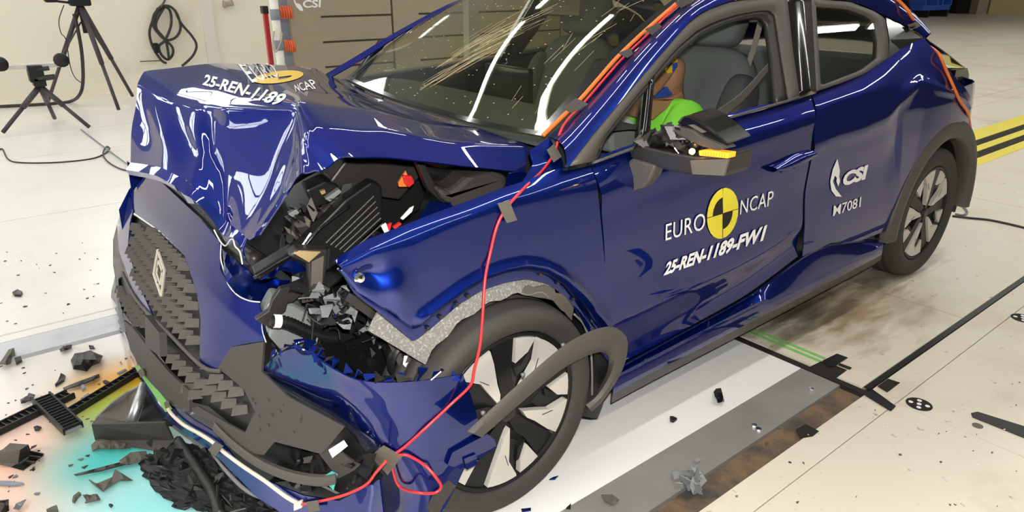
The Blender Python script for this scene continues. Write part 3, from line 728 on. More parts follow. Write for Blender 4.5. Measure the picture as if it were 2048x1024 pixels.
# raised dashes on the cover
dash = Builder()
for px, py in ((596, 842), (583, 866), (598, 836), (532, 802), (505, 808), (514, 835), (532, 852), (556, 824), (540, 832), (515, 860), (562, 812), (500, 800)):
    a = Fs(px-6, py-9, .004); b = Fs(px+4, py+9, .004); w = Fs(px+5, py-2, .012); dash.add([a, b, w, Fs(px-1, py, -.002)], [(0, 1, 2), (0, 2, 3), (1, 3, 2), (0, 3, 1)])
d = dash.build('cover_studs', 'grey_trim', cover); d['kind'] = 'stuff'
# grille blocks: small raised wedges in a diagonal lattice, each its own piece
def wedge_mesh():
    v = [(-.5, 0, -.55), (.5, 0, -.4), (.45, 0, .55), (-.42, 0, .5), (-.40, 1, -.50), (.42, .15, -.38), (.36, .10, .45), (-.30, .85, .50)]
    me = bpy.data.meshes.new('grille_block'); me.from_pydata(v, [], [(0, 1, 5, 4), (1, 2, 6, 5), (2, 3, 7, 6), (3, 0, 4, 7), (4, 5, 6, 7)]); me.materials.append(MATS['grey_trim']); me.update(); return me
WM = wedge_mesh()
def inpoly(P, q):
    c = False; j = len(P)-1
    for i in range(len(P)):
        if (P[i][1] > q[1]) != (P[j][1] > q[1]) and q[0] < (P[j][0]-P[i][0])*(q[1]-P[i][1])/(P[j][1]-P[i][1])+P[i][0]: c = not c
        j = i
    return c
def blocks(poly, parent, dy=.047, dz=.040, skip=None):
    pts = [Fs(*p) for p in poly]; ys = [p[1] for p in pts]; zs = [p[2] for p in pts]
    r = 0; z = min(zs)
    while z < max(zs):
        y = min(ys)+(r % 2)*dy/2
        while y < max(ys):
            p = np.array([FACE(y, z), y, z]); q = PX(p)
            if inpoly(poly, q) and not (skip and inpoly(skip, q)):
                o = bpy.data.objects.new('grille_block', WM); COL.objects.link(o)
                e = .01; t1 = np.array([FACE(y-e, z)-FACE(y+e, z), -2*e, 0]); t2 = np.array([FACE(y, z+e)-FACE(y, z-e), 0, 2*e])
                t1 /= np.linalg.norm(t1); t2 /= np.linalg.norm(t2); nn = np.cross(t1, t2); nn = nn if nn[0] < 0 else -nn
                s = dy*.62; mm = Matrix.Identity(4)
                c_, s_ = math.cos(.18), math.sin(.18); u1, u2 = t1*c_+t2*s_, -t1*s_+t2*c_
                for i in range(3): mm[i][0], mm[i][1], mm[i][2], mm[i][3] = u1[i]*s, nn[i]*.034, u2[i]*s*.95, p[i]-nn[i]*.014
                o.parent = parent; o.matrix_parent_inverse = Matrix.Identity(4)
                o.matrix_parent_inverse = (Matrix.Translation(Vector(car.location))).inverted() @ Matrix.Identity(4) if False else Matrix.Identity(4)
                o.matrix_basis = mm
            y += dy
        z += dz; r += 1
blocks([(270, 440), (322, 474), (370, 522), (392, 590), (399, 648), (392, 715), (330, 648), (282, 585), (262, 500)], grille)
blocks([(240, 560), (280, 618), (400, 745), (438, 748), (486, 784), (506, 822), (490, 852), (420, 800), (385, 792), (335, 716), (268, 636), (242, 602)], lower, skip=[(298, 622), (336, 660), (340, 718), (300, 694)])
# diamond badge
em = Builder()
for oo, w in ((0, 1.0), (1, .52)):
    ring = [(316, 500), (329, 540), (323, 592), (308, 548)]; cxy = np.mean(ring, axis=0)
    pts = [Fs(*(cxy+(np.array(q)-cxy)*w), .018) for q in ring]
    for a, b_ in zip(pts, pts[1:]+pts[:1]): em.tube([a, b_], .0045 if oo == 0 else .003, 6, False)
em.build('badge', 'chrome_warm', grille)

# ---- near corner of the bumper, torn loose
CC = [
 [(527, 736, -0.560), (556, 706, -0.660), (604, 690, -0.750), (650, 728, -0.820), (720, 766, -0.890), (830, 764, -0.920), (925, 748, -0.925)],
 [(530, 748, -0.560), (575, 752, -0.665), (640, 770, -0.760), (710, 800, -0.860), (790, 815, -0.910), (870, 808, -0.930), (945, 800, -0.930)],
 [(560, 776, -0.570), (612, 800, -0.660), (675, 825, -0.760), (745, 850, -0.870), (815, 862, -0.920), (885, 858, -0.935), (958, 850, -0.935)],
 [(620, 812, -0.600), (668, 838, -0.690), (720, 866, -0.810), (780, 895, -0.895), (840, 908, -0.930), (895, 905, -0.940), (965, 880, -0.935)],
 [(690, 852, -0.645), (725, 885, -0.755), (765, 915, -0.840), (812, 945, -0.905), (850, 955, -0.930), (890, 950, -0.940), (930, 930, -0.935)],
 [(766, 950, -0.730), (785, 968, -0.800), (808, 983, -0.865), (835, 995, -0.910), (858, 1000, -0.930), (880, 992, -0.935), (912, 972, -0.935)],
 [(766, 1030, -0.730), (785, 1035, -0.800), (805, 1040, -0.865), (830, 1045, -0.910), (850, 1045, -0.925), (866, 1038, -0.930), (884, 1024, -0.935)]]
CG = dense([[V(px, py, y=y) for px, py, y in r] for r in CC], k=8, smooth=12)
corner = Builder().grid([list(r) for r in CG]).build('bumper_corner', 'paint', car, True, .004)
# jagged clips and flaps along its torn top edge
for i in range(4, CG.shape[1]-2, 2):
    p = CG[0, i]
    n = rng.integers(1, 3)
    for _ in range(n):
        a = p+rng.normal(0, .006, 3); Builder().prism([a, a+np.array([rng.uniform(.008, .03), rng.normal(0, .008), rng.uniform(-.004, .012)]), a+np.array([rng.uniform(0, .02), rng.uniform(.004, .02), rng.uniform(.0, .018)])], (.001, .003, .002)).build('torn_clip', 'paint' if rng.random() < .7 else 'black_gloss', corner)
Builder().grid(densev([[V(587, 692, y=-.76), V(625, 706, y=-.78), V(668, 722, y=-.80)], [V(600, 706, y=-.74), V(632, 722, y=-.76), V(655, 730, y=-.79)]], k=6, smooth=1)).build('corner_flap', 'paint', corner, True, .003)
# bracket and tab at its rear end
Builder().prism([V(*p, y=-.95) for p in ((905, 905), (975, 868), (990, 880), (994, 895), (920, 938), (895, 930))], (0, .03, 0)).build('corner_bracket', 'paint', corner)
Builder().prism([V(*p, y=-.955) for p in ((928, 918), (952, 908), (956, 928), (934, 940))], (0, .012, 0)).build('bracket_tab', 'paint', corner)
Builder().prism([V(*p, y=-.945) for p in ((860, 1024), (872, 990), (900, 962), (912, 972), (885, 1012), (875, 1040))], (0, .03, 0)).build('corner_tongue', 'dark_plastic', corner)

# ---- far-left torn hood-latch shards
sheet('torn_shard', [(254, 322), (266, 330), (300, 338), (318, 352), (290, 352), (262, 376)], lambda x, y, o=0: V(x, y, y=.62-o), 'paint', car, 0, 12, .004)
sheet('torn_shard', [(268, 332), (318, 345), (312, 352), (290, 350)], lambda x, y, o=0: V(x, y, y=.60-o), 'black_gloss', car, 0, 12, .01)
sheet('torn_shard', [(238, 420), (258, 380), (276, 356), (300, 346), (292, 360), (264, 400), (268, 424), (246, 470)], lambda x, y, o=0: V(x, y, y=.66-o), 'paint', car, 0, 12, .004)
sheet('torn_shard', [(270, 306), (294, 292), (292, 312), (282, 318)], lambda x, y, o=0: V(x, y, y=.66-o), 'black_gloss', car, 0, 12, .004)
# radiator seal strip under the hood
pl = [V(298, 342, y=.50), V(340, 372, y=.30), V(400, 425, y=.02), (V(450, 475, y=-.22)), V(512, 520, y=-.46)]
Builder().tube(pl, .017, 8).build('radiator_seal', 'black_plastic', car, True)
Builder().tube([p+np.array([.02, .01, -.03]) for p in pl], .03, 8).build('slam_panel', 'engine_black', car, True)

# ---- wheels
def wheel(cx, cy, cz, rot, name, TR=.318):
    """outer face at y = cy, axle along y"""
    w = Builder()
    fn = lambda r, h, a: (cx+r*math.cos(a), cy+h, cz+r*math.sin(a))
    prof = [(.224, .02), (.232, .004), (.245, .000), (.268, -.006), (.290, -.006), (.303, .004), (.311, .020), (.3165, .045), (.3175, .06), (.311, .062), (.311, .070), (.3178, .072), (.318, .10), (.312, .102), (.312, .112), (.318, .114), (.318, .14), (.312, .142), (.312, .15), (.316, .152), (.309, .185), (.29, .20), (.24, .195), (.224, .18)]
    prof = [(.224+(r-.224)*(TR-.224)/.094, h) for r, h in prof]
    tyre = w.lathe(prof, 72, fn).build('tyre', 'rubber', None, True)
    e = empty(name, (cx, cy, cz), 'x', 'x'); 
    for kk in ('label', 'category'): del e[kk]
    keep(e, car); 
    keep(tyre, None) if False else None
    b = Builder().lathe([(.222, .19), (.215, .16), (.205, .05), (.216, .022), (.226, .010), (.222, .006), (.214, .012)], 60, fn); barrel = b.build('rim_barrel', 'engine_black', None, True)
    disc = Builder().lathe([(.0, .028), (.05, .026), (.10, .034), (.16, .036), (.205, .030)], 60, fn)
    R = .2145
    def pt(r, a, h=.012):                              # a: degrees clockwise from the spoke, seen from outside
        t = math.radians(90-a+rot); return (cx+R*r*math.cos(t), cy+h, cz+R*r*math.sin(t))
    blk = Builder(); sil = []; pk = []
    def arc(r, a0, a1, n=5): return [(r, a) for a in np.linspace(a0, a1, n)]
    for k in range(5):
        o = 72*k
        P = lambda L, h: [pt(r, a+o, h) for r, a in L]
        blk.prism(P([(.12, -30), (.34, -13), (.99, -9.5)]+arc(.995, -9, 9, 4)+[(.99, 9.5), (.56, 10.5), (.34, 20), (.12, 30)], .016), (0, .02, 0))      # black spoke
        sil.append(Builder().prism(P([(.66, 13)]+arc(.985, 10.5, 29, 4)+[(.80, 26)], .010), (0, .018, 0)).build('machined_tip', 'silver'))                                       # small machined triangle
        Builder().prism(P([(.62, 17), (.80, 28), (.93, 30), (.93, 41), (.60, 41), (.44, 30)], .030), (0, .02, 0)).build('spoke_pocket', 'far_dark', None) if False else pk.append(P([(.62, 17), (.80, 28), (.93, 30), (.93, 41), (.60, 41), (.44, 30)], .030))                # dark pocket
        blk.prism(P([(.60, 11), (.80, 26), (.80, 29), (.62, 24)], .016), (0, .02, 0))
        sil.append(Builder().prism(P([(.22, 36), (.52, 39), (.70, 40), (.95, 33)]+arc(.985, 33, 60, 6)+[(.80, 60), (.50, 56), (.34, 54)], .008), (0, .018, 0)).build('machined_blade', 'silver')) # long machined blade
        blk.prism(P([(.74, 41), (.76, 41), (.60, 46), (.58, 46)], .0065), (0, .01, 0))
    hub = Builder().lathe([(.0, .006), (.020, .006), (.024, .010), (.026, .022)], 24, fn)
    parts = sil+[tyre, barrel, disc.build('rim_disc', 'engine_black', None, True), blk.build('spokes', 'black_gloss' if False else 'engine_black'), hub.build('hub_cap', 'black_plastic')]
    for q in pk: parts.append(Builder().prism(q, (0, .02, 0)).build('spoke_pocket', 'far_dark'))
    for o in parts:
        o.parent = e; o.matrix_parent_inverse = Matrix.Translation(-Vector((cx, cy, cz)))
    return e
wheel(HWX, HWY, HWZ, 4, 'front_wheel', .300); wheel(RWX, RWY, RWZ+.008, -13, 'rear_wheel')

# ---- front wheel housing: felt liner, black liner, torn-off arch blade
Sy = lambda yy: (lambda x, y, o=0.0: V(x, y, y=yy-o))
G = []
for a in np.linspace(137, 60, 26):
    c, s = math.cos(math.radians(a)), math.sin(math.radians(a)); w = .012*math.sin(a*.4)
    G.append([np.array([HWX+(r+w*.4)*c, y, HWZ+.004+(r+w*.4)*s]) for r, y in ((.47, -.82), (.40, -.835), (.36, -.85), (.33, -.866), (.318, -.870), (.315, -.84), (.315, -.6))])
Builder().grid(G).build('felt_liner', 'felt', car, True, .006)
G = []
for a in np.linspace(64, -30, 22):
    c, s = math.cos(math.radians(a)), math.sin(math.radians(a))
    G.append([np.array([HWX+r*c, y, .315+r*s]) for r, y in ((.46, -.835), (.41, -.846), (.362, -.845), (.352, -.80), (.345, -.58))])
Builder().grid(G).build('wheel_liner', 'engine_black', car, True, .006)
Builder().tube([V(*p, y=-.862) for p in ((1148, 628), (1168, 650), (1180, 690), (1184, 740), (1184, 790))], .0035, 6).build('liner_edge', 'grey_plastic', car, True)
sheet('liner_flap', [(1050, 572), (1096, 572), (1130, 592), (1146, 612), (1142, 640), (1128, 624), (1104, 600), (1040, 588)], Sy(-.868), 'tape_dark', car, 0, 14, .004, jag=1.2)
bo = [(935.6, 863.6), (1040, 766), (1121, 696), (1176, 664), (1221, 653), (1248, 669), (1254, 691), (1244, 737), (1212, 791), (1182, 822)]
bi = [(962, 873), (1050, 796), (1116, 742), (1160, 716), (1198, 702), (1216, 708), (1220, 720), (1213, 752), (1190, 790), (1168, 806)]
by = np.interp(np.linspace(0, 1, 44), [0, .25, .6, .75, 1], [-1.02, -1.0, -.97, -.945, -.915])
G = [[V(*(a*(1-t)+b*t), y=y+.03*(t-.35)**2*2-.0) for t in (0, .1, .35, .7, 1)] + [V(*b, y=y+.05)] for a, b, y in zip(resample(bo, 44), resample(bi, 44), by)]
Builder().grid(G).build('loose_arch_trim', 'grey_trim', car, True, .006)
for px, py, y in ((1046, 750, -.965), (1126, 690, -.945), (966, 826, -.98)):
    p = V(px, py, y=y); Builder().lathe([(0, -.006), (.005, -.004), (.006, .004), (0, .006)], 10, lambda r, h, a: (p[0]+r*math.cos(a), p[1]+r*math.sin(a), p[2]+h)).build('trim_clip', 'shard_grey', car, True)
for px, py in ((860, 670), (885, 648), (918, 622), (940, 606), (1085, 562), (1120, 580), (1150, 612)):
    p = VS(px-4, py-14, -.008); Builder().obox(p, (.004, 0, 0), (0, .003, 0), (0, 0, .004)).build('flange_clip', 'black_plastic', car)
# rear wheel housing
G = []
for a in np.linspace(190, -10, 26):
    c, s = math.cos(math.radians(a)), math.sin(math.radians(a))
    G.append([np.array([RWX+r*c, y, .315+r*s]) for r, y in ((.385, -.86), (.37, -.80), (.37, -.58))])
o = Builder().grid(G).build('wheel_liner', 'engine_black', car, True, .004)

# ---- engine bay and the crushed corner
Vy = Sy
bay = Builder()
bay.grid([[V(*q, y=-.72) for q in ((690, 548), (860, 470), (1040, 396))], [V(*q, y=-.62) for q in ((640, 590), (820, 470), (1040, 370))], [np.array((-.30, -.2, .60)), np.array((0, -.2, .62)), np.array((.36, -.2, .7))], [np.array((-.30, .70, .60)), np.array((0, .70, .62)), np.array((.36, .70, .7))]])
bay.grid([[np.array((.37, y, z)) for y in (-.74, 0, .7)] for z in (.60, .93)])
bay.build('engine_bay', 'far_dark', car)
Builder().box((-.34, -.62, .16), (.42, .62, .60)).build('engine_block', 'engine_black', car, bevel=.03)
def lump(name, poly, y, d, m, parent=car, bevel=.006, dz=(0, 0)):
    P = [V(*p, y=y) for p in poly]
    return Builder().prism(P, (d*.25, d, dz[0])).build(name, m, parent, bevel=bevel)
lump('engine_cover', [(585, 430), (660, 372), (760, 318), (870, 330), (840, 420), (770, 470), (700, 500), (600, 500)], -.42, .25, 'engine_black')
lump('engine_cover_panel', [(690, 322), (790, 318), (862, 330), (800, 400), (742, 392), (690, 400), (660, 362)], -.50, .10, 'black_plastic')
# headlamp torn from its seat: long black wedge with ribs
lump('headlamp_body', [(506, 548), (600, 492), (690, 400), (742, 364), (764, 372), (768, 440), (730, 476), (700, 512), (652, 545), (655, 500), (600, 506), (520, 562)], -.60, .05, 'engine_black')
for k in range(6):
    a = np.array((652+k*9, 486+k*4.5)); b_ = np.array((748+k*3.5, 392+k*11))
    Builder().tube([V(*a, y=-.607), V(*b_, y=-.607)], .0022, 5, False).build('headlamp_rib', 'dark_plastic', car)
Builder().tube([V(508, 556, y=-.605), V(560, 524, y=-.60), V(604, 498, y=-.605), V(640, 458, y=-.605), V(700, 412, y=-.605)], .004, 6).build('headlamp_edge', 'black_gloss', car, True)
Builder().tube([V(601, 496, y=-.612), V(612, 480, y=-.612), V(622, 466, y=-.612)], .003, 6).build('headlamp_glint_strip', 'chrome', car)
lump('lamp_corner', [(575, 512), (592, 498), (656, 500), (656, 522), (648, 582), (620, 592), (616, 528), (600, 522)], -.66, .04, 'black_plastic')
lump('lamp_reflector', [(588, 507), (600, 502), (642, 504), (618, 525)], -.668, .006, 'gold', bevel=.001)
lump('lamp_lens', [(624, 524), (648, 512), (644, 578), (622, 582)], -.668, .006, 'tape_dark', bevel=.001)
sheet('lamp_blue_bracket', [(510, 548), (560, 518), (598, 524), (616, 540), (590, 548), (560, 540), (545, 556), (520, 560)], Vy(-.58), 'paint', car, 0, 12, .004, .004)
sheet('inner_blue_panel', [(445, 500), (500, 540), (560, 560), (590, 560), (575, 600), (556, 572), (520, 604), (480, 600), (452, 560)], Vy(-.40), 'paint', car, 0, 14, .004, .004)
rim_ = [Fs(*p, .003)+rng.normal(0, .002, 3) for p in ((441, 486), (441, 515), (446, 545), (458, 570), (475, 590), (500, 601), (521, 606))]
Builder().tube(rim_, .0018, 5, True, 5).build('torn_edge', 'torn_edge', car)
rim_ = [Fs(*p, .003)+rng.normal(0, .002, 3) for p in ((552, 590), (536, 612), (524, 640), (524, 660), (532, 682))]
Builder().tube(rim_, .0014, 5, True, 5).build('torn_edge', 'torn_edge', car)
for pts in (((640, 330), (600, 352), (560, 378)), ((700, 360), (660, 390), (640, 420), (610, 440))):
    Builder().tube([V(*p, y=-.45) for p in pts], .012, 8).build('hose', 'engine_black', car, True)
lump('fuse_box', [(612, 380), (650, 362), (680, 372), (668, 402), (630, 418)], -.52, .08, 'engine_black')
lump('terminal', [(650, 398), (678, 378), (684, 384), (660, 404)], -.54, .02, 'grey_green', bevel=.002)
lump('terminal', [(576, 428), (594, 418), (600, 426), (584, 436)], -.54, .02, 'grey_plastic', bevel=.002)
lump('terminal', [(634, 432), (662, 412), (666, 418), (640, 440)], -.54, .015, 'tape_dark', bevel=.002)
lump('terminal_clip', [(640, 383), (650, 380), (652, 386), (644, 390)], -.545, .015, 'gold', bevel=.001)
for i in range(60):
    q = (rng.uniform(560, 690), rng.uniform(395, 500)); 
    if q[1] < 640-q[0]*.35-10 or q[1] > 735-q[0]*.43: continue
    p = V(*q, y=-.53+rng.uniform(-.02, .03)); Builder().obox(p, rng.normal(0, .012, 3), rng.normal(0, .007, 3), rng.normal(0, .006, 3)).build('engine_fragment', rng.choice(['black_gloss', 'engine_black', 'black_plastic', 'tape_dark']), car)
lump('warning_tag', [(797, 366), (812, 342), (816, 352), (814, 374), (798, 374)], -.56, .01, 'orange_plastic', bevel=.001)
lump('warning_cap', [(806, 352), (824, 352), (830, 366), (818, 376), (810, 368)], -.57, .02, 'red_plastic', bevel=.003)
lump('fuel_rail_cover', [(846, 328), (878, 330), (880, 337), (850, 334)], -.55, .02, 'orange_plastic', bevel=.001)
lump('paper_label', [(762, 452), (772, 446), (778, 462), (770, 468)], -.66, .004, 'white_plastic', bevel=.0005)
lump('paper_label', [(801, 437), (820, 416), (828, 412), (824, 424), (806, 440)], -.64, .004, 'white_plastic', bevel=.0005)
lump('red_clip', [(772, 452), (784, 446), (780, 462), (774, 466)], -.655, .01, 'red_plastic', bevel=.001)
lump('red_clip', [(786, 455), (800, 445), (804, 448), (790, 460)], -.655, .01, 'red_plastic', bevel=.001)
lump('bracket_arm', [(834, 326), (848, 322), (872, 370), (908, 405), (894, 416), (856, 380)], -.63, .04, 'black_plastic')
lump('air_duct', [(868, 372), (900, 382), (930, 356), (990, 342), (1014, 352), (1018, 380), (960, 404), (912, 420), (884, 400)], -.66, .14, 'dark_plastic', bevel=.02)
hose = Builder(); hp = resample([V(848, 342, y=-.56), V(880, 352, y=-.56), (V(925, 340, y=-.56))], 26)
for i, p in enumerate(hp): hose.tube([p, p+np.array([.008, 0, 0])], .02 if i % 2 else .016, 10, False)
hose.build('ribbed_hose', 'engine_black', car)['kind'] = 'stuff'
sheet('inner_wing', [(722, 502), (742, 470), (790, 462), (806, 474), (760, 492), (728, 510)], Vy(-.70), 'paint', car, 0, 12, .004, .003)
sheet('inner_wing', [(836, 436), (860, 402), (900, 404), (904, 420), (866, 440)], Vy(-.70), 'paint', car, 0, 12, .004, .003)
sheet('inner_wing', [(1010, 372), (1016, 346), (1040, 342), (1058, 350), (1040, 374)], Vy(-.74), 'paint', car, 0, 12, .004, .002)
p = V(754, 473, y=-.715); Builder().lathe([(0, -.004), (.007, -.004), (.008, .002), (.012, .004)], 14, lambda r, h, a: (p[0]+r*math.cos(a), p[1]+h, p[2]+r*math.sin(a))).build('wing_bolt', 'black_gloss', car)
lump('glass_bulb', [(702, 512), (712, 504), (720, 510), (712, 518), (700, 518)], -.70, .01, 'white_plastic', bevel=.003)
p = VS(718, 555, .006); Builder().lathe([(0, -.012), (.008, -.010), (.012, -.002), (.013, .01)], 12, lambda r, h, a: (p[0]+r*math.cos(a), p[1]+h, p[2]+r*math.sin(a))).build('fender_bolt', 'chrome', car)
# behind the fender's front edge: rail strip, crushed plastics, crash foam, ribbed loom
sheet('fender_rail', [(698, 586), (708, 588), (836, 684), (836, 694), (824, 696), (690, 600)], Vy(-.80), 'black_plastic', car, 0, 12, .012)
for px, py in ((718, 606), (752, 632), (775, 650), (802, 672)):
    p = V(px, py, y=-.806); Builder().obox(p, (.006, 0, 0), (0, .003, 0), (0, 0, .004)).build('rail_stud', 'chrome', car)
lump('crash_foam', [(528, 640), (548, 602), (590, 612), (640, 640), (655, 690), (600, 692), (560, 696), (535, 668)], -.56, .10, 'grey_green', bevel=.012)
lump('foam_rib', [(545, 650), (600, 672), (640, 690), (560, 700), (536, 672)], -.575, .04, 'grey_plastic', bevel=.006)
lump('black_bracket', [(510, 640), (538, 622), (545, 600), (560, 578), (596, 570), (604, 588), (588, 604), (576, 606), (572, 622), (556, 634), (545, 660)], -.60, .02, 'black_plastic', bevel=.002)
hp = resample([V(540, 642, y=-.635), V(572, 644, y=-.64), V(605, 658, y=-.645), V(640, 672, y=-.65), V(672, 676, y=-.65)], 44)
lo = Builder()
for i, (p, q) in enumerate(zip(hp, hp[1:])): lo.tube([p, q], .0145 if i % 2 else .0120, 10, False)
lo.build('ribbed_loom', 'engine_black', car)['kind'] = 'stuff'
Builder().tube([hp[2], hp[3], hp[6]], .0158, 12, False).build('loom_band', 'white_plastic', car)
lump('deep_panel', [(668, 676), (700, 700), (720, 752), (735, 770), (700, 762), (660, 720), (640, 690)], -.66, .02, 'black_gloss', bevel=.002)
lump('deep_panel', [(690, 690), (730, 674), (770, 690), (800, 760), (740, 770), (706, 740)], -.70, .02, 'black_gloss', bevel=.004)
lump('deep_panel', [(762, 690), (780, 686), (800, 720), (812, 762), (790, 764)], -.76, .02, 'black_gloss', bevel=.004)
lump('deep_panel_trim', [(778, 690), (796, 700), (830, 760), (812, 764)], -.775, .02, 'grey_trim', bevel=.002)
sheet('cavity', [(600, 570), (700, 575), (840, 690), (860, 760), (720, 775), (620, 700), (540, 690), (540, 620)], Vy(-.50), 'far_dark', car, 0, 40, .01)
# cup of the wheel liner with pale inner face
p = V(826, 726, y=-.79); Builder().lathe([(.0, .04), (.045, .035), (.056, 0), (.062, -.004), (.062, .03)], 26, lambda r, h, a: (p[0]+r*math.cos(a)*.9, p[1]+h, p[2]+r*math.sin(a)*1.0)).build('liner_cup', 'engine_black', car, True)
sheet('cup_face', [(808, 712), (822, 706), (842, 720), (850, 738), (840, 746), (816, 738), (806, 728)], Vy(-.785), 'white_plastic', car, 0, 12, .004, .004)
lump('yellow_plug', [(792, 690), (796, 686), (800, 690), (796, 696)], -.81, .01, 'hood_yellow', bevel=.001)
# shards of the smashed lamp unit: thin bent plates in black, grey and silvery plastic
for i in range(150):
    u = rng.random(); q = np.array((rng.uniform(590, 770), 0)); q[1] = 575+(q[0]-600)*.42+rng.uniform(-25, 75)
    if q[1] < 548 or q[1] > 710 or (q[0] < 700 and q[1] > 632) or (q[0] < 640 and q[1] > 600): continue
    p = V(*q, y=-.70+rng.uniform(-.04, .08)); r = rng.uniform(.006, .03)
    a, b_ = rng.normal(0, 1, 3), rng.normal(0, 1, 3); a /= np.linalg.norm(a); b_ -= a*(a@b_); b_ /= np.linalg.norm(b_)
    ang = np.sort(rng.uniform(0, 6.28, 5)); P = [p+r*(math.cos(t)*a*rng.uniform(.6, 1.3)+math.sin(t)*b_*rng.uniform(.4, 1)) for t in ang]
    Builder().prism(P, np.cross(a, b_)*.002).build('lamp_shard', rng.choice(['shard_grey', 'shard_grey', 'black_gloss', 'black_plastic', 'engine_black', 'engine_black', 'black_gloss']), car)
for i in range(26):
    q = np.array((650+rng.uniform(-15, 70), 596+rng.uniform(-25, 55))); p = V(*q, y=-.74-rng.uniform(0, .05)); r = rng.uniform(.007, .020)
    ang = np.sort(rng.uniform(0, 6.28, 6)); P = [p+np.array([r*math.cos(t), rng.normal(0, .006), r*math.sin(t)*rng.uniform(.6, 1.2)]) for t in ang]
    Builder().prism(P, (rng.normal(0, .002), .003, 0)).build('lamp_shard', rng.choice(['shard_grey', 'grey_plastic', 'black_gloss', 'engine_black']), car)
for i in range(18):
    q = np.array((rng.uniform(600, 800), rng.uniform(600, 700))); p = V(*q, y=-.72); d = rng.normal(0, .03, 3)
    Builder().tube([p, p+d*.5+rng.normal(0, .006, 3), p+d], .002, 5, True, 4).build('torn_wire', rng.choice(['engine_black', 'black_plastic', 'grey_plastic']), car)

# ---- underside and far-front filler, so that the body is closed when seen from the side
Builder().box((.45, -.78, .20), (2.95, .78, .34)).build('floor_pan', 'engine_black', car, bevel=.02)
Builder().box((-.30, .66, .35), (.36, .74, .62)).build('far_wing_inner', 'engine_black', car)

# ---- door mirror
Vx = lambda xx: (lambda px, py: V(px, py, x=xx))
A = lambda pts, x: [V(*p, x=x) for p in pts]
Builder().prism(A([(1229, 352), (1262, 317), (1312, 332), (1300, 360), (1286, 377), (1262, 384), (1246, 372)], .46), (.07, .02, .0)).build('mirror_arm', 'grey_trim', car, bevel=.008)
mb = Builder().prism(A([(1256, 296), (1285, 292), (1345, 306), (1396, 314), (1458, 308), (1452, 345), (1446, 354), (1400, 354), (1330, 340), (1262, 316)], .47), (.10, .0, .0)).build('mirror_housing', 'black_plastic', car, bevel=.006)
Builder().prism(A([(1379, 321), (1456, 318), (1447, 352), (1384, 349)], .465), (.01, 0, 0)).build('mirror_housing_panel', 'tape_dark', mb, bevel=.002)
Builder().prism(A([(1397, 301), (1412, 300), (1458, 306), (1456, 317), (1398, 311)], .462), (.03, 0, 0)).build('mirror_indicator', 'amber', mb, bevel=.002)
for k in range(9):
    Builder().tube([V(1406+k*5.4, 303+k*.5, x=.4612), V(1406+k*5.4, 312+k*.55, x=.4612)], .0009, 4, False).build('indicator_rib', 'orange_plastic', mb)
p = V(1384, 303, x=.455); Builder().lathe([(0, -.008), (.006, -.005), (.008, 0), (.006, .005), (0, .008)], 12, lambda r, h, a: (p[0]+h, p[1]+r*math.cos(a), p[2]+r*math.sin(a))).build('mirror_lamp', 'amber_lamp', mb, True)
cap = [(1352, 246), (1362, 234), (1380, 232), (1402, 244), (1430, 266), (1455, 290), (1448, 292), (1420, 278), (1400, 272), (1384, 258), (1362, 250)]
Builder().prism(A(cap, .49), (.10, -.0, .01)).build('mirror_cap', 'black_gloss', mb, bevel=.008)
Builder().prism(A([(1355, 254), (1384, 260), (1404, 274), (1440, 290), (1450, 298), (1432, 302), (1400, 292), (1370, 278), (1344, 262)], .475), (.05, 0, 0)).build('mirror_cap_inner', 'dark_plastic', mb, bevel=.003)
Builder().prism(A([(1376, 250), (1386, 249), (1412, 264), (1404, 266)], .486), (.004, 0, 0)).build('mirror_cap_gloss_panel', 'tape_dark', mb)
for i in range(60):
    t = rng.random(); q = (1282+100*t+rng.normal(0, 4), 300-8*math.sin(t*3)-rng.uniform(0, 40)*(.4+.6*t)); p = V(*q, x=.50+rng.uniform(-.02, .05))
    Builder().obox(p, rng.normal(0, .010, 3), rng.normal(0, .007, 3), rng.normal(0, .007, 3)).build('mirror_mechanism_piece', rng.choice(['engine_black', 'black_plastic', 'black_gloss', 'dark_plastic']), mb)
p = V(1392, 284, x=.50); Builder().lathe([(0, -.02), (.018, -.018), (.022, 0), (.018, .018), (0, .02)], 14, lambda r, h, a: (p[0]+h, p[1]+r*math.cos(a), p[2]+r*math.sin(a))).build('mirror_motor', 'black_gloss', mb, True)
Builder().tube([V(1345, 286, x=.47), V(1350, 296, x=.465), V(1358, 307, x=.465)], .0025, 6).build('mirror_rod', 'chrome', mb)

# ---- door handle
onbody = On([fender, door, quarter, sill, rail, cwl], VS)
hd = Builder().grid([[onbody(q[0], q[1], o) for q in resample(r, 14)] for r, o in (([(1537, 332), (1560, 322), (1590, 306), (1614, 299)], .004), ([(1536, 334), (1560, 325), (1592, 310), (1617, 302)], .030), ([(1536, 338), (1562, 334), (1594, 321), (1617, 308)], .034), ([(1538, 343), (1562, 341), (1594, 328), (1616, 313)], .014), ([(1540, 343), (1562, 341), (1594, 328), (1614, 313)], .002))]).build('door_handle', 'paint', door, True)
Builder().prism([onbody(*q, .001) for q in ((1558, 322), (1566, 306), (1580, 298), (1596, 300), (1602, 306), (1592, 310))], (0, .002, 0)).build('handle_recess', 'black_gloss', door)
Builder().prism([onbody(*q, .003) for q in ((1558, 343), (1568, 339), (1588, 335), (1586, 340), (1570, 346), (1560, 347))], (0, -.006, 0)).build('handle_lower_lip', 'paint', door, bevel=.001)

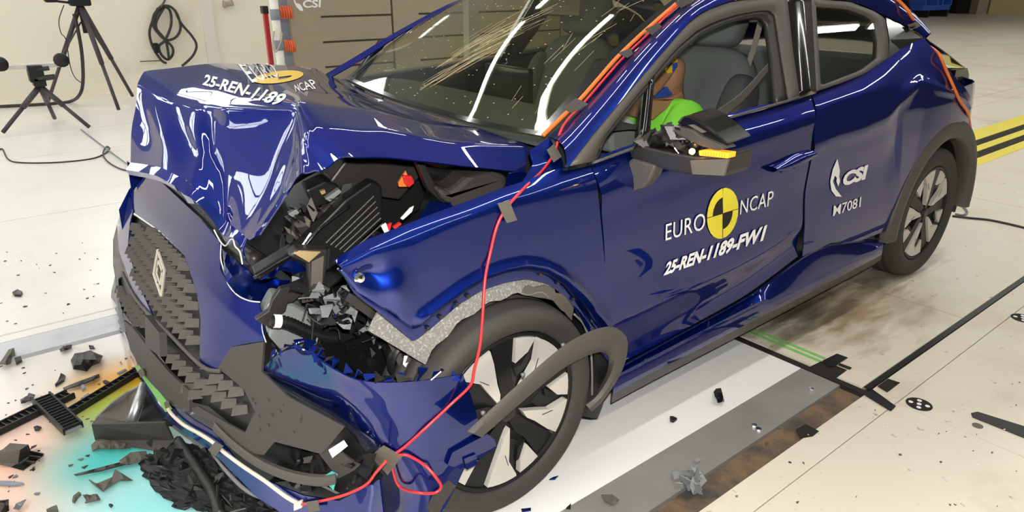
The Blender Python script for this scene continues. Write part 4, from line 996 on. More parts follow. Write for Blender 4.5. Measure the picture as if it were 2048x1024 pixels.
# ---- markings on the doors
D = lambda name, txt, c, m='white_print', par=door, **k: decal(name, txt, c, m, par, onbody, .0075, **k)
D('lettering', 'EURO', [(1327, 480), (1406, 457), (1407, 423), (1328, 447)], space=1.05)
D('lettering', 'NCAP', [(1476, 428), (1541, 409), (1544, 379), (1478, 399)], space=1.05)
D('lettering', '25-REN-1189-FW1', [(1323, 551), (1526, 480), (1531, 448), (1328, 524)], bold=.042, shear=.18)
cx_, cy_ = 1441.5, 425.5
def disc_pt(r, a):                                     # printed roundel on the door: angle in the panel's own plane
    return onbody(cx_+r*(31.5*math.cos(a)), cy_+r*(50*-math.sin(a)-9.5*math.cos(a)), .0075)
def ring_part(name, r0, r1, a0, a1, m, off=0):
    n = 24; return Builder().grid([[disc_pt(r, a)+np.array([0, -off, 0]) for r in np.linspace(r0, r1, 4)] for a in np.linspace(a0, a1, n)]).build(name, m, door)
hp_ = math.pi/2
ring_part('roundel_ring', .64, 1.0, 0, 2*math.pi, 'yellow_print')
ring_part('roundel_quarter', .02, .64, 0, hp_, 'yellow_print'); ring_part('roundel_quarter', .02, .64, 2*hp_, 3*hp_, 'yellow_print')
ring_part('roundel_quarter', .02, .62, hp_, 2*hp_, 'black_print'); ring_part('roundel_quarter', .02, .62, 3*hp_, 4*hp_, 'black_print')
for a in range(4): Builder().tube([disc_pt(.03, a*hp_), disc_pt(1.0, a*hp_)], .0012, 4, False).build('roundel_line', 'black_print', door)
decal('lettering', 'CSI', [(1681, 373), (1730, 357), (1733, 328), (1684, 344)], 'white_print', quarter, onbody, .0075, bold=.055, shear=.14)
decal('lettering', 'M7081', [(1662, 432), (1717, 413), (1719, 393), (1664, 411)], 'white_print', quarter, onbody, .0075, bold=.008)
leaf = [(1671, 317), (1676, 340), (1674, 360), (1666, 350), (1662, 362), (1668, 378), (1680, 393), (1668, 392), (1659, 380), (1657, 362), (1662, 338)]
Builder().prism([onbody(*q, .0075) for q in leaf], (0, .0005, 0)).build('leaf_mark', 'white_print', quarter)
Builder().prism([onbody(*q, .0075) for q in ((1674, 345), (1676, 362), (1673, 372), (1669, 362), (1671, 352))], (0, .0005, 0)).build('leaf_mark', 'white_print', quarter)

# ---- tail: lamp, rear skin, spoiler edge
tl = Builder().prism([V(*q, y=-.72) for q in ((1905, 168), (1912, 140), (1936, 136), (1939, 150), (1936, 172), (1918, 184))], (.03, .10, -.01)).build('tail_lamp', 'black_gloss', car, bevel=.004)
for i in range(10):
    q = (rng.uniform(1912, 1934), rng.uniform(142, 178)); p = V(*q, y=-.728); Builder().obox(p, (.02*rng.random()+.005, 0, .004), (0, .004, 0), (0, .002, .003+.004*rng.random())).build('lamp_facet', rng.choice(['chrome', 'tape_dark', 'black_gloss']), tl)
G = []
for z in (.25, .40, .55, .70, .82, .90):
    y = SIDE(2.70, z); xa = max(2.66, RWX+.02+math.sqrt(max(0, .445**2-(z-RWZ)**2))); xb = max(2.95, xa+.02); G.append([np.array(p) for p in ((xa, y*(.985 if xa < 2.8 else .955), z), (xb, y*.95, z), (3.10, y*.80, z), (3.18, y*.45, z), (3.20, 0, z), (3.18, -y*.45, z), (3.10, -y*.80, z), (xb, -y*.95, z), (xa, -y*(.985 if xa < 2.8 else .955), z))])
Builder().grid(densev(G, k=3, smooth=2)).build('rear_bumper', 'paint', car, True, .004)
nr = [V(1812, -14, y=-.60), V(1822, 20, y=-.63), V(1843, 72, y=-.66), V(1890, 104, y=-.70), V(1930, 136, y=-.70)]
Builder().grid(densev([[np.array((p[0]+.10*(1-t*t), p[1]*-t, p[2]+.03*(1-t*t))) for t in np.linspace(-1, 1, 9)] for p in nr], k=3, smooth=1)).build('rear_screen', 'black_gloss', car, True, .004)

# ---- interior
ia = lambda: None
Builder().grid(densev([[np.array((x, y, z)) for y in (-.70, -.4, 0, .4, .70)] for x, z in ((.30, .93), (.50, .945), (.72, .935), (.80, .88), (.82, .70))], k=3, smooth=2)).build('dashboard', 'seat_dark', car, True, .01)
Builder().box((.72, -.14, .93), (.745, .12, 1.05)).build('dash_screen', 'black_gloss', car, bevel=.004)
Builder().tube([np.array((.715, -.10, 1.045)), np.array((.715, .08, 1.045))], .002, 5, False).build('screen_line', 'clear_glass', car)
def seat(x, y, name):
    s = Builder(); e = bpy.data.objects.new(name, None); COL.objects.link(e); e.location = (x, y, .3); keep(e, car)
    def add(nm, G, m):
        o = Builder().grid(G).build(nm, m, None, True); o.parent = e; o.matrix_parent_inverse = Matrix.Translation(-Vector((x, y, .3)))
    def puff(c0, ux, uy, uz, sx, sy, sz, n=14):        # rounded cushion
        G = []
        for i in range(n+1):
            th = -math.pi/2+math.pi*i/n; r = []
            for j in range(2*n+1):
                ph = math.pi*j/n; f = lambda v: math.copysign(abs(v)**.55, v)
                r.append(np.array(c0)+np.array(ux)*sx*f(math.cos(th))*f(math.cos(ph))+np.array(uy)*sy*f(math.cos(th))*f(math.sin(ph))+np.array(uz)*sz*f(math.sin(th)))
            G.append(r)
        return G
    b = np.array([.34, 0, .94]); nrm_ = np.array([.94, 0, -.34])
    add('seat_cushion', puff((x-.05, y, .50), (1, 0, 0), (0, 1, 0), (0, 0, 1), .26, .25, .09), 'seat_fabric')
    add('seat_back', puff(np.array((x+.26, y, .82)), nrm_, (0, 1, 0), b, .07, .235, .30), 'seat_fabric')
    for sg in (-1, 1): add('seat_bolster', puff(np.array((x+.22, y+sg*.20, .78)), nrm_, (0, 1, 0), b, .08, .055, .25), 'seat_dark')
    add('headrest', puff(np.array((x+.36, y, 1.20)), nrm_, (0, 1, 0), b, .055, .13, .10), 'seat_fabric')
seat(1.13, -.36, 'driver_seat'); seat(1.13, .36, 'passenger_seat')
Builder().box((1.85, -.62, .42), (2.30, .62, .62)).build('rear_seat_cushion', 'seat_fabric', car, bevel=.05)
Builder().prism([np.array(p) for p in ((2.22, -.62, .60), (2.36, -.62, .60), (2.52, -.62, 1.02), (2.40, -.62, 1.04))], (0, 1.24, 0)).build('rear_seat_back', 'seat_fabric', car, bevel=.03)
Builder().box((1.70, -.80, .45), (2.2, -.77, .93)).build('door_card', 'interior_beige', car, bevel=.01)
Builder().box((.55, -.815, .45), (1.35, -.785, .90)).build('door_card', 'seat_dark', car, bevel=.01)
rim = [np.array((.90+.055*math.sin(a), -.36+.175*math.cos(a), .90+.165*math.sin(a))) for a in np.linspace(0, 2*math.pi, 29)]
Builder().tube(rim, .014, 8, False).build('steering_wheel', 'seat_dark', car, True)
Builder().box((.84, -.42, .84), (.90, -.30, .95)).build('steering_hub', 'seat_dark', car, bevel=.02)
Builder().grid([[np.array((1.0+dx, y+.02*math.sin(dx*60), z)) for dx, z in ((0, 1.22), (.015, 1.255), (.02, 1.29))] for y in np.linspace(-.11, .11, 9)]).build('rear_view_mirror', 'tape_dark', car, True, .02)
Builder().tube([np.array((1.03, 0, 1.27)), np.array((.99, 0, 1.36))], .012, 8, False).build('mirror_stalk', 'black_plastic', car)
Builder().grid([[np.array((x, -.55+w, z)) for w in (-.012, .012)] for x, z in ((1.30, .72), (1.38, .90), (1.47, 1.10), (1.50, 1.22))]).build('seat_belt_strap', 'belt', car, True, .002)
onwin = lambda px, py, off=0: V(px, py, y=-.52-off)
sb = [V(1396, 242, y=-.64), V(1440, 216, y=-.65), V(1482, 186, y=-.68), V(1535, 128, y=-.72)]
sb2 = [V(1424, 248, y=-.64), V(1462, 222, y=-.65), V(1495, 192, y=-.68), V(1543, 133, y=-.72)]
Builder().grid([[a, b_] for a, b_ in zip(resample(sb, 20), resample(sb2, 20))]).build('driver_belt', 'belt', car, True, .002)

# ---- the far side repeats the near one
for o in mirrors:
    if o.name.startswith(('front_fender', 'mirror_sail')): pass
    me = o.data.copy(); me.transform(Matrix.Scale(-1, 4, Vector((0, 1, 0)))); me.flip_normals()
    n = bpy.data.objects.new(o.name.split('.')[0], me); COL.objects.link(n); keep(n, car)
    for md in o.modifiers:
        if md.type != 'SOLIDIFY': continue
        k = n.modifiers.new(md.name, 'SOLIDIFY'); k.thickness = md.thickness; k.offset = md.offset
for nm in ('front_wheel', 'rear_wheel'):
    src = bpy.data.objects[nm]; e = src.copy(); COL.objects.link(e); e.location.y = -src.location.y; e.scale = (1, -1, 1)
    for ch in src.children:
        c = ch.copy(); COL.objects.link(c); c.parent = e; c.matrix_parent_inverse = ch.matrix_parent_inverse.copy()

# ---- crash test dummy at the wheel (a dummy, one body; clothing and marker are its parts)
dm = empty('crash_test_dummy', (1.15, -.36, .52), 'brown-skinned crash test dummy in a lime green vest behind the wheel', 'dummy')
def dk(o): keep(o, dm); return o
hc = V(1330, 146, y=-.38)
nk = V(1318, 196, y=-.38); ch = V(1330, 236, y=-.38)
def skin_body(name, nodes, edges, m, sub=2):
    me = bpy.data.meshes.new(name); me.from_pydata([tuple(map(float, n[:3])) for n in nodes], edges, []); me.materials.append(MATS[m])
    o = bpy.data.objects.new(name, me); COL.objects.link(o)
    sk_ = o.modifiers.new('skin', 'SKIN'); sk_.use_smooth_shade = True
    for i, n in enumerate(nodes):
        r = n[3] if isinstance(n[3], tuple) else (n[3], n[3]); me.skin_vertices[0].data[i].radius = r
    me.skin_vertices[0].data[0].use_root = True
    s_ = o.modifiers.new('sub', 'SUBSURF'); s_.levels = sub; s_.render_levels = sub
    return dk(o)
hx, hy, hz = hc
sN = V(1384, 224, y=-.53); cN = V(1326, 207, y=hy); eN = V(1345, 300, y=-.56)
nodes = [(1.28, hy, .56, (.11, .14)), (1.24, hy, .75, (.09, .12)), (cN[0]+.05, hy, cN[2]-.10, (.07, .09)), (cN[0]+.02, hy, cN[2], .068), (hx+.03, hy, (cN[2]+hz)/2+.01, .058), (hx+.01, hy, hz-.03, (.075, .065)), (hx+.01, hy, hz+.07, (.085, .075)),
         (1.02, hy-.10, .60, .07), (.72, hy-.12, .66, .058), (.60, hy-.12, .40, .045), (1.02, hy+.10, .60, .07), (.72, hy+.12, .66, .058), (.60, hy+.12, .40, .045),
         (sN[0]+.02, hy-.12, sN[2]-.02, .05), (eN[0], eN[1], eN[2]-.02, .04), (.90, hy-.13, .80, .035), (sN[0]+.02, hy+.12, sN[2]-.02, .05), (eN[0], 2*hy-eN[1], eN[2]-.02, .04), (.90, hy+.13, .80, .035)]
skin_body('body', nodes, [(0, 1), (1, 2), (2, 3), (3, 4), (4, 5), (5, 6), (0, 7), (7, 8), (8, 9), (0, 10), (10, 11), (11, 12), (2, 13), (13, 14), (14, 15), (2, 16), (16, 17), (17, 18)], 'skin_brown')
sh = [(1.28, hy, .58, (.14, .18)), (1.25, hy, .76, (.12, .17)), (cN[0]+.07, hy, cN[2]-.11, (.10, .13)), (sN[0]+.02, hy-.11, sN[2]-.03, .075), (eN[0]+.01, eN[1]+.02, eN[2], .065), (sN[0]+.02, hy+.11, sN[2]-.03, .075), (eN[0]+.01, 2*hy-eN[1]-.02, eN[2], .065)]
skin_body('vest', sh, [(0, 1), (1, 2), (2, 3), (3, 4), (2, 5), (5, 6)], 'vest_green')
# jaw / face plane, blue neck, vest, marker seen through the open window
def dpan(name, pts, y, d, m, bevel=.006): return dk(Builder().prism([V(*q, y=y) for q in pts], (0, d, 0)).build(name, m, None, bevel=bevel))
dpan('jaw', [(1300, 168), (1316, 140), (1334, 118), (1352, 108), (1360, 118), (1356, 138), (1344, 158), (1330, 176), (1314, 192), (1301, 195)], -.445, .12, 'skin_brown', .03)
mk = V(1344, 128, y=-.452)
for q, m_ in ((((1345, 128), (1341, 116), (1347, 110), (1353, 114), (1356, 120), (1355, 124)), 'hood_yellow'), (((1345, 128), (1345, 145), (1337, 147), (1332, 140), (1334, 136)), 'hood_yellow'), (((1345, 128), (1334, 136), (1333, 128), (1338, 120), (1341, 116)), 'blue_cloth'), (((1345, 128), (1355, 124), (1356, 132), (1350, 140), (1346, 144)), 'blue_cloth')):
    dpan('target_quarter', q, -.456, .006, m_, .001)
dpan('neck_shield', [(1312, 194), (1330, 178), (1344, 164), (1350, 172), (1356, 186), (1340, 194), (1318, 197)], -.42, .08, 'blue_cloth', .01)
dpan('neck_buckle', [(1349, 172), (1353, 170), (1358, 184), (1354, 187)], -.425, .01, 'white_plastic', .001)
dpan('collar', [(1298, 197), (1318, 198), (1346, 194), (1366, 183), (1368, 190), (1352, 206), (1330, 222), (1308, 240), (1297, 240)], -.44, .14, 'skin_brown', .02)
dpan('white_sleeve', [(1234, 238), (1244, 218), (1256, 230), (1270, 242), (1276, 262), (1260, 262), (1242, 252)], -.34, .06, 'white_cloth', .012)
Builder().prism([V(*q, y=-.62) for q in ((1222, 262), (1232, 250), (1262, 252), (1280, 266), (1282, 292), (1224, 308))], (0, .06, 0)).build('door_airbag_panel', 'interior_grey', car, bevel=.012)

# ================================================================== WIRES AND TAPES ON THE CAR
def parts_of(*names): return [o for o in bpy.data.objects if o.type == 'MESH' and o.name.split('.')[0] in names and o.parent and (o.parent == car)]
allb = On([o for o in parts_of('front_fender', 'front_door', 'rear_door', 'sill', 'roof_rail', 'cowl_corner', 'hood', 'windscreen', 'windscreen_border', 'bumper_skin', 'bumper_cover', 'bumper_lower_edge', 'bumper_corner', 'bumper_band', 'grille_surround', 'loose_arch_trim', 'rear_corner_panel', 'rear_screen', 'rear_bumper', 'window_frame', 'splitter_lip') if True], VS)
# the mirrored copies share names; rays from the near side meet the near parts first
oc = [V(px, py, y=y-.012) for px, py, y in ((1086, 271, -.712), (1120, 238, -.70), (1160, 199, -.685), (1198, 156, -.665), (1236, 113, -.648), (1292, 60, -.622), (1345, 14, -.606))]+[V(1372, -6, y=-.60), np.array((1.2, -.60, 1.385)), np.array((1.6, -.60, 1.425)), np.array((2.0, -.61, 1.40))]+[allb(*p, .010) for p in ((1792, 4), (1820, 38), (1848, 78))]+[allb(*p, .012) for p in ((1870, 108), (1886, 142), (1903, 180), (1914, 202), (1928, 222))]+[V(1940, 250, y=-.87), V(1944, 290, y=-.86), V(1938, 325, y=-.86)]
tag(Builder().tube(oc, [.006]*8+[.0062]*20, 8).build('orange_cable', 'orange_cable', None, True), 'orange cable taped along the windscreen pillar and over the roof to the tail', 'cable')
rw = [V(1375, -4, y=-.605)]+[V(px, py, y=y-.02) for px, py, y in ((1352, 14, -.606), (1298, 66, -.625), (1242, 120, -.65), (1168, 205, -.69), (1138, 236, -.705))]+[allb(*p, .008) for p in ((1124, 268), (1107, 308), (1084, 346), (1048, 378), (1012, 412), (990, 450), (975, 510))]+[V(970, 560, y=-.91), V(966, 620, y=-.93), V(960, 690, y=-.945), V(949, 738, y=-.95), V(941, 770, y=-.95)]+[allb(*p, .007) for p in ((900, 805), (850, 852), (806, 893), (785, 906))]
tag(Builder().tube(rw, .0036, 7).build('red_wire', 'red_wire', None, True), 'thin red wire running from the windscreen pillar over the fender to the loose bumper corner', 'wire')
lp = [allb(*p, .010) for p in ((786, 908), (812, 904), (846, 924))]+[V(872, 955, y=-.965), V(882, 974, y=-.965), V(868, 986, y=-.96), V(834, 985, y=-.945)]+[allb(*p, .010) for p in ((806, 968), (794, 944), (788, 918))]
tag(Builder().tube(lp, .0036, 7).build('red_wire', 'red_wire', None, True), 'loop of red wire hanging below the tape on the bumper corner', 'wire')
rl = [VF(*p, .014) for p in ((772, 922), (752, 945), (734, 968), (700, 986), (660, 998), (620, 1006), (600, 1009))]
tag(Builder().tube(rl, .0036, 7).build('red_wire', 'red_wire', None, True), 'short red wire along the bumper bottom up to the pale connector', 'wire')
cn = VF(597, 1010, .016); tag(Builder().obox(cn, AR*.010+AU*.004, AU*.009, AF*.006).build('wire_connector', 'cream_wire', None, bevel=.002), 'pale wire connector between white and red wires under the bumper', 'connector')
wl = [VF(*p, .014) for p in ((334, 814), (345, 830), (368, 850), (400, 868), (425, 884), (445, 902), (485, 932), (530, 962), (570, 992), (594, 1006))]
tag(Builder().tube(wl, .0052, 8).build('white_wire', 'cream_wire', None, True), 'off-white wire hanging along the lower edge of the bumper', 'wire')
gl = [VF(*p, .010) for p in ((270, 733), (290, 762), (315, 798), (332, 824))]; gl2 = [VF(*p, .010) for p in ((282, 730), (302, 757), (326, 792), (344, 818))]
tag(Builder().grid([[a, b_] for a, b_ in zip(resample(gl, 12), resample(gl2, 12))]).build('green_tape', 'green_tape', None, False, .003), 'bright green tape strip along the lower bumper edge', 'tape')
def tape(pts, label, off=.014, m='tape_dark', S=None):
    S = S or allb
    q = [np.array(p, float) for p in pts]
    G = [[S(*((q[0]*(1-s)+q[1]*s)*(1-t)+(q[3]*(1-s)+q[2]*s)*t), off) for s in (0, .33, .66, 1)] for t in (0, .33, .66, 1)]
    C = np.mean([p for r in G for p in r], axis=0)
    dd = np.array([np.linalg.norm(p-CAM) for r in G for p in r]); md = np.median(dd)
    G = [[CAM+(p-CAM)*(np.clip(np.linalg.norm(p-CAM), md-.03, md+.03)/np.linalg.norm(p-CAM)) for p in r] for r in G]
    return tag(Builder().grid(G).build('tape_piece', m, None, True, .0012), label, 'tape')
tape([(990, 412), (1013, 406), (1027, 438), (1006, 444)], 'brown-black tape patch holding the red wire on top of the fender')
tape([(1089, 306), (1104, 294), (1121, 322), (1106, 334)], 'brown-black tape patch holding the red wire beside the hood corner')
tape([(1126, 218), (1152, 196), (1177, 208), (1144, 226)], 'brown-black tape holding the orange cable low on the windscreen pillar', .008, S=lambda x, y, o=0: V(x, y, y=-0.712-o))
tape([(1236, 106), (1262, 96), (1266, 108), (1254, 116)], 'small dark tape holding the orange cable halfway up the windscreen pillar', .008, S=lambda x, y, o=0: V(x, y, y=-0.677-o))
tape([(1290, 58), (1318, 46), (1328, 60), (1306, 72)], 'dark tape holding the orange cable high on the windscreen pillar', .008, S=lambda x, y, o=0: V(x, y, y=-0.652-o))
tape([(1350, 4), (1372, -8), (1388, 2), (1362, 16)], 'dark tape on the orange cable at the top edge of the picture', .008, S=lambda x, y, o=0: V(x, y, y=-0.632-o))
tape([(750, 904), (772, 882), (806, 905), (784, 942)], 'large brown-black tape square with the red wires on the bumper corner')
tape([(416, 900), (430, 884), (447, 892), (432, 912)], 'brown tape patch crossing the white wire on the bumper edge', .022, S=VF)
tape([(612, 1004), (636, 1000), (640, 1022), (618, 1024)], 'brown tape patch by the pale wire connector', .022, S=VF)
tape([(276, 742), (284, 736), (290, 748), (282, 756)], 'tiny dark tape across the upper end of the green tape', .022, S=VF)
tape([(328, 806), (336, 800), (340, 812), (332, 818)], 'tiny dark tape across the lower end of the green tape', .022, S=VF)
tape([(1808, 52), (1828, 44), (1834, 54), (1814, 64)], 'dark tape holding the orange cable behind the rear side window')

# ================================================================== BACKGROUND
PY = 4.5
xl = V(584, 70, y=PY)[0]; xs_ = V(786, 60, y=PY)[0]
def board_panel(x0, x1, label, logo=False):
    e = empty('barrier_panel', ((x0+x1)/2, PY+.15, 0), label, 'panel')
    b = lambda a, c, nm, m='panel_taupe': keep(Builder().box(a, c).build(nm, m), e)
    b((x0, PY, 0), (x0+.30, PY+.3, 2.5), 'stile'); b((x0+.30, PY+.02, 0), (x1, PY+.3, 2.5), 'backing', 'tape_dark')
    zs = [V(700, py, y=PY)[2] for py in (131, 82, 30)]; st = zs[1]-zs[0]
    z = zs[0]-st*math.floor(zs[0]/st)-st
    while z < 2.5:
        a, c = max(0, z)+.010, min(2.5, z+st)-.010
        if c > a: b((x0+.30, PY, a), (x1, PY+.05, c), 'board')
        z += st
    return e
p1 = board_panel(xl, xs_-.012, 'taupe boarded panel with a pale company logo at its upper corner')
board_panel(xs_+.012, xs_+2.3, 'taupe boarded panel next to the logo panel, partly behind the windscreen')
board_panel(xs_+2.32, xs_+4.6, 'taupe boarded panel seen only through the car windows')
pl_ = lambda x, y, o=0: V(x, y, y=PY-.004-o)
keep(decal('logo_letters', 'CSI', [(606, 16), (641, 15), (642, -1), (605, 0)], 'white_print', None, pl_, .001, bold=.03), p1)
keep(Builder().prism([pl_(*q) for q in ((588, -6), (592, 6), (600, 8), (604, 14), (607, 22), (600, 21), (593, 14), (588, 4))], (0, .003, 0)).build('logo_leaf', 'white_print'), p1)
# pole with slings at the edge of the panel
pe = empty('lashed_pole', (xl-.25, PY-.05, 0), 'white pole with grey straps leaning at the edge of the taupe panel', 'pole')
keep(Builder().tube([V(546, -6, y=PY-.05), V(554, 60, y=PY-.05), V(562, 128, y=PY-.05), V(575, 250, y=PY-.05)], .038, 12, False).build('pole', 'pole_white', None, True), pe)
keep(Builder().tube([V(549, 18, y=PY-.05), V(552, 40, y=PY-.05)], .044, 12, False).build('strap', 'grey_strap', None, True), pe)
keep(Builder().tube([V(557, 80, y=PY-.05), V(560, 100, y=PY-.05)], .044, 12, False).build('strap', 'grey_strap', None, True), pe)
keep(Builder().tube([V(548, 62, y=PY-.08), V(546, 90, y=PY-.09), V(552, 104, y=PY-.09), V(562, 82, y=PY-.1), V(564, 66, y=PY-.09)], .007, 6).build('rope', 'rope', None, True), pe)
tag(Builder().prism([V(*q, y=PY+.04) for q in ((556, -8), (580, -8), (598, 250), (576, 250))], (0, .03, 0)).build('grey_board', 'grey_strap'), 'narrow blue-grey board standing between white pole and taupe panel', 'board')
for (a, c), lb in ((((561, 14), (581, 36)), 'upper orange sling wrapped beside the white pole'), (((569, 82), (587, 102)), 'lower orange sling wrapped beside the white pole')):
    b_ = Builder()
    for k in range(5):
        t = k/4; b_.tube([V(a[0]+(c[0]-a[0])*t-1, a[1]-1, y=PY-.02), V(a[0]+(c[0]-a[0])*t+2, (a[1]+c[1])/2, y=PY-.05), V(a[0]+(c[0]-a[0])*t+3, c[1], y=PY-.02)], .012, 6)
    b_.build('orange_sling', 'orange_red', None, True); o = bpy.data.objects['orange_sling'] if k < 0 else [q for q in bpy.data.objects if q.name.startswith('orange_sling') and 'label' not in q][0]
    tag(o, lb, 'sling')
rp = empty('red_post', (V(530, 60, y=5.0)[0], 5.0, 0), 'red steel post with a black bracket in front of the cream wall', 'post')
pt_ = V(529, 14, y=5.0); keep(Builder().box((pt_[0]-.022, 4.98, 0), (pt_[0]+.022, 5.02, pt_[2])).build('post', 'red_paint', None, bevel=.004), rp)
keep(Builder().box((pt_[0]-.035, 4.96, pt_[2]-.06), (pt_[0]+.022, 5.03, pt_[2]+.01)).build('bracket', 'black_plastic', None, bevel=.004), rp)
# aluminium frame standing behind the car, seen through its windows
fe = empty('profile_frame', (2.6, 2.7, 0), 'pale aluminium profile frame with a diagonal brace, seen through the windscreen', 'frame')
fx = lambda px, py: V(px, py, y=2.7)
a0, a1, a2 = fx(942, 40), fx(945, 128), fx(800, 150)
keep(Builder().box((a0[0]-.05, 2.66, 0), (a0[0]+.05, 2.74, 1.9)).build('upright', 'interior_beige', None, bevel=.004), fe)
keep(Builder().box((a2[0]-.12, 2.66, a2[2]-.06), (a0[0]+1.9, 2.74, a2[2]+.04)).build('beam', 'interior_beige', None, bevel=.004), fe)
keep(Builder().tube([fx(1010, 68), fx(1056, 130), (fx(1070, 150))], .04, 4, False).build('brace', 'interior_beige'), fe)
keep(Builder().box((a0[0]+1.75, 2.66, 0), (a0[0]+1.85, 2.74, 1.9)).build('upright', 'interior_beige', None, bevel=.004), fe)

# tripods
def tripod(name, apex, feet, knee, label, r=.022):
    e = empty(name, (apex[0], apex[1], 0), label, 'tripod')
    for f in feet:
        f = np.array(f); d = f-apex; k = apex+d*knee; lg = keep(Builder().tube([apex+d*.03, k], r, 8, False).tube([k, f-d*.03], r*.72, 8, False).build('leg', 'tripod_dark', None, True), e)
        for nm, bb in (('leg_clamp', Builder().tube([k-d*.012, k+d*.015], r*1.5, 8, False)), ('foot', Builder().tube([f-d*.045, f], [r*1.3, r*.9], 8, False))):
            o = bb.build(nm, 'engine_black', None, True); o.parent = lg; o.matrix_parent_inverse = Matrix.Translation(-Vector(e.location))
    return e
apA = V(80, 172, y=5.85); fA = [V(3, 268, z=.02), V(182, 257, z=.02), V(110, 238, z=.02)]
tA = tripod('camera_tripod', apA, fA, .45, 'low black tripod carrying a white bar on the cream floor', .026)
k_ = lambda b, nm, m, e, **q: keep(b.build(nm, m, None, **q), e)
k_(Builder().box((apA[0]-.05, 5.78, apA[2]), (apA[0]+.05, 5.92, apA[2]+.08)), 'tripod_hub', 'engine_black', tA, bevel=.01)
hA = V(72, 150, y=5.85); k_(Builder().box((hA[0]-.06, 5.78, hA[2]-.06), (hA[0]+.06, 5.92, hA[2]+.09)), 'pan_head', 'engine_black', tA, bevel=.01)
k_(Builder().tube([hA+np.array([.0, -.05, -.03]), hA+np.array([.14, -.06, -.02])], .025, 8, False), 'head_knob', 'black_plastic', tA)
k_(Builder().tube([hA+np.array([.0, -.05, .05]), hA+np.array([.11, -.06, .06])], .02, 8, False), 'head_knob', 'black_plastic', tA)
b0, b1 = V(-20, 138, y=5.85), V(131, 129, y=5.85)
k_(Builder().prism([b0+np.array([0, 0, -.02]), b1+np.array([0, 0, -.02]), b1+np.array([0, 0, .02]), b0+np.array([0, 0, .02])], (0, .10, 0)), 'white_bar', 'pole_white', tA, bevel=.004)
for c_ in ((122, 120), (0, 128)):
    p = V(*c_, y=5.82); k_(Builder().lathe([(0, -.07), (.06, -.065), (.065, 0), (.05, .06), (0, .065)], 14, lambda r, h, a: (p[0]+r*math.cos(a), p[1]+h, p[2]+r*math.sin(a))), 'lamp_head', 'engine_black', tA, smooth=True)
apB = V(160, 8, y=6.95); fB = [V(240, 226, z=.02), V(268, 197, z=.02), V(92, 216, z=.02)]
tB = tripod('camera_tripod', apB, fB, .55, 'tall black tripod in front of the cream wall, its top out of frame', .026)
k_(Builder().tube([apB+np.array([0, 0, .12]), V(173, 66, y=6.95)], .03, 8, False), 'centre_column', 'engine_black', tB, smooth=True)
k_(Builder().tube([V(162, 44, y=6.95), V(126, 108, y=7.0)], .009, 6, False), 'brace', 'tripod_dark', tB)
k_(Builder().tube([V(176, 50, y=6.95), V(212, 104, y=7.1)], .009, 6, False), 'brace', 'tripod_dark', tB)
k_(Builder().box((apB[0]-.10, 6.88, apB[2]-.02), (apB[0]+.10, 7.02, apB[2]+.14)), 'tripod_head', 'engine_black', tB, bevel=.02)
k_(Builder().box((apB[0]-.32, 6.88, apB[2]+.02), (apB[0]-.20, 7.0, apB[2]+.14)), 'side_unit', 'engine_black', tB, bevel=.02)
k_(Builder().tube([apB+np.array([-.26, 0, .04]), apB+np.array([0, 0, .0])], .014, 6, False), 'side_arm', 'engine_black', tB)
tag(Builder().tube([V(148, 28, y=6.93), V(156, 60, y=6.95), V(164, 110, y=7.0), V(166, 160, y=7.1), V(160, 188, y=7.2), V(140, 203, z=.02), V(90, 208, z=.02), V(0, 213, z=.02)], .018, 8).build('hanging_cable', 'cable_black', None, True), 'thick black cable hanging from the tall tripod down to the floor', 'cable')
tag(Builder().tube([V(128, 10, y=6.9), V(118, 40, y=6.9), V(122, 66, y=6.9), V(132, 80, y=6.9), V(140, 130, y=6.95), V(150, 155, y=7.0), V(164, 166, y=7.05)], .005, 6).build('hanging_cable', 'cable_black', None, True), 'thin dark cable dangling beside the tall tripod', 'cable')
tag(Builder().tube([V(-4, 302, z=.006), V(5, 298, z=.006), V(16, 318, z=.006), V(40, 325, z=.006), V(110, 325, z=.006), V(180, 318, z=.006), V(208, 308, z=.006), V(219, 298, z=.006), V(214, 293, z=.008), V(207, 302, z=.012), V(208, 314, z=.012), V(222, 328, z=.008), V(245, 339, z=.008), V(268, 342, z=.008)], .006, 6).build('floor_cable', 'cable_black', None, True), 'thin black cable curling over the pale floor towards the car front', 'cable')
tag(Builder().tube([V(162, 259, z=.01), V(200, 288, z=.01), V(262, 334, z=.02)], .006, 6).build('grey_string', 'grey_strap', None, True), 'straight grey cord on the pale floor from tripod to car', 'cord')
# coil of cable hung on the wall
ce = empty('cable_coil', tuple(V(322, 60, y=7.84)), 'coil of black cable hanging on a hook on the cream wall', 'cable')
W_ = lambda *pts: [V(*q, y=7.85-.008*i % .04) for i, q in enumerate(pts)]
for pts in ([(322, 12), (308, 30), (306, 50), (316, 66), (333, 80), (352, 74), (361, 55), (354, 28), (340, 13), (322, 12)], [(324, 12), (310, 34), (312, 56), (330, 78), (345, 95), (345, 110), (335, 119), (322, 108), (318, 92), (330, 80), (342, 50), (340, 22), (328, 12)],
            [(316, 16), (302, 50), (299, 70), (306, 95), (322, 120), (332, 126)], [(350, 20), (362, 46), (384, 72), (393, 90), (388, 108), (376, 122), (364, 132)], [(330, 12), (312, 45), (318, 68), (332, 84), (338, 118)]):
    k_(Builder().tube(W_(*pts), .016, 7), 'cable_loop', 'cable_black', ce, smooth=True)
k_(Builder().box(tuple(V(312, 96, y=7.80)-np.array([.03, .03, .06])), tuple(V(312, 96, y=7.80)+np.array([.03, .03, .06]))), 'plug', 'engine_black', ce, bevel=.01)
k_(Builder().tube([V(334, -8, y=7.85), V(328, 4, y=7.80), V(322, 14, y=7.80)], .012, 6), 'hook', 'tape_dark', ce)
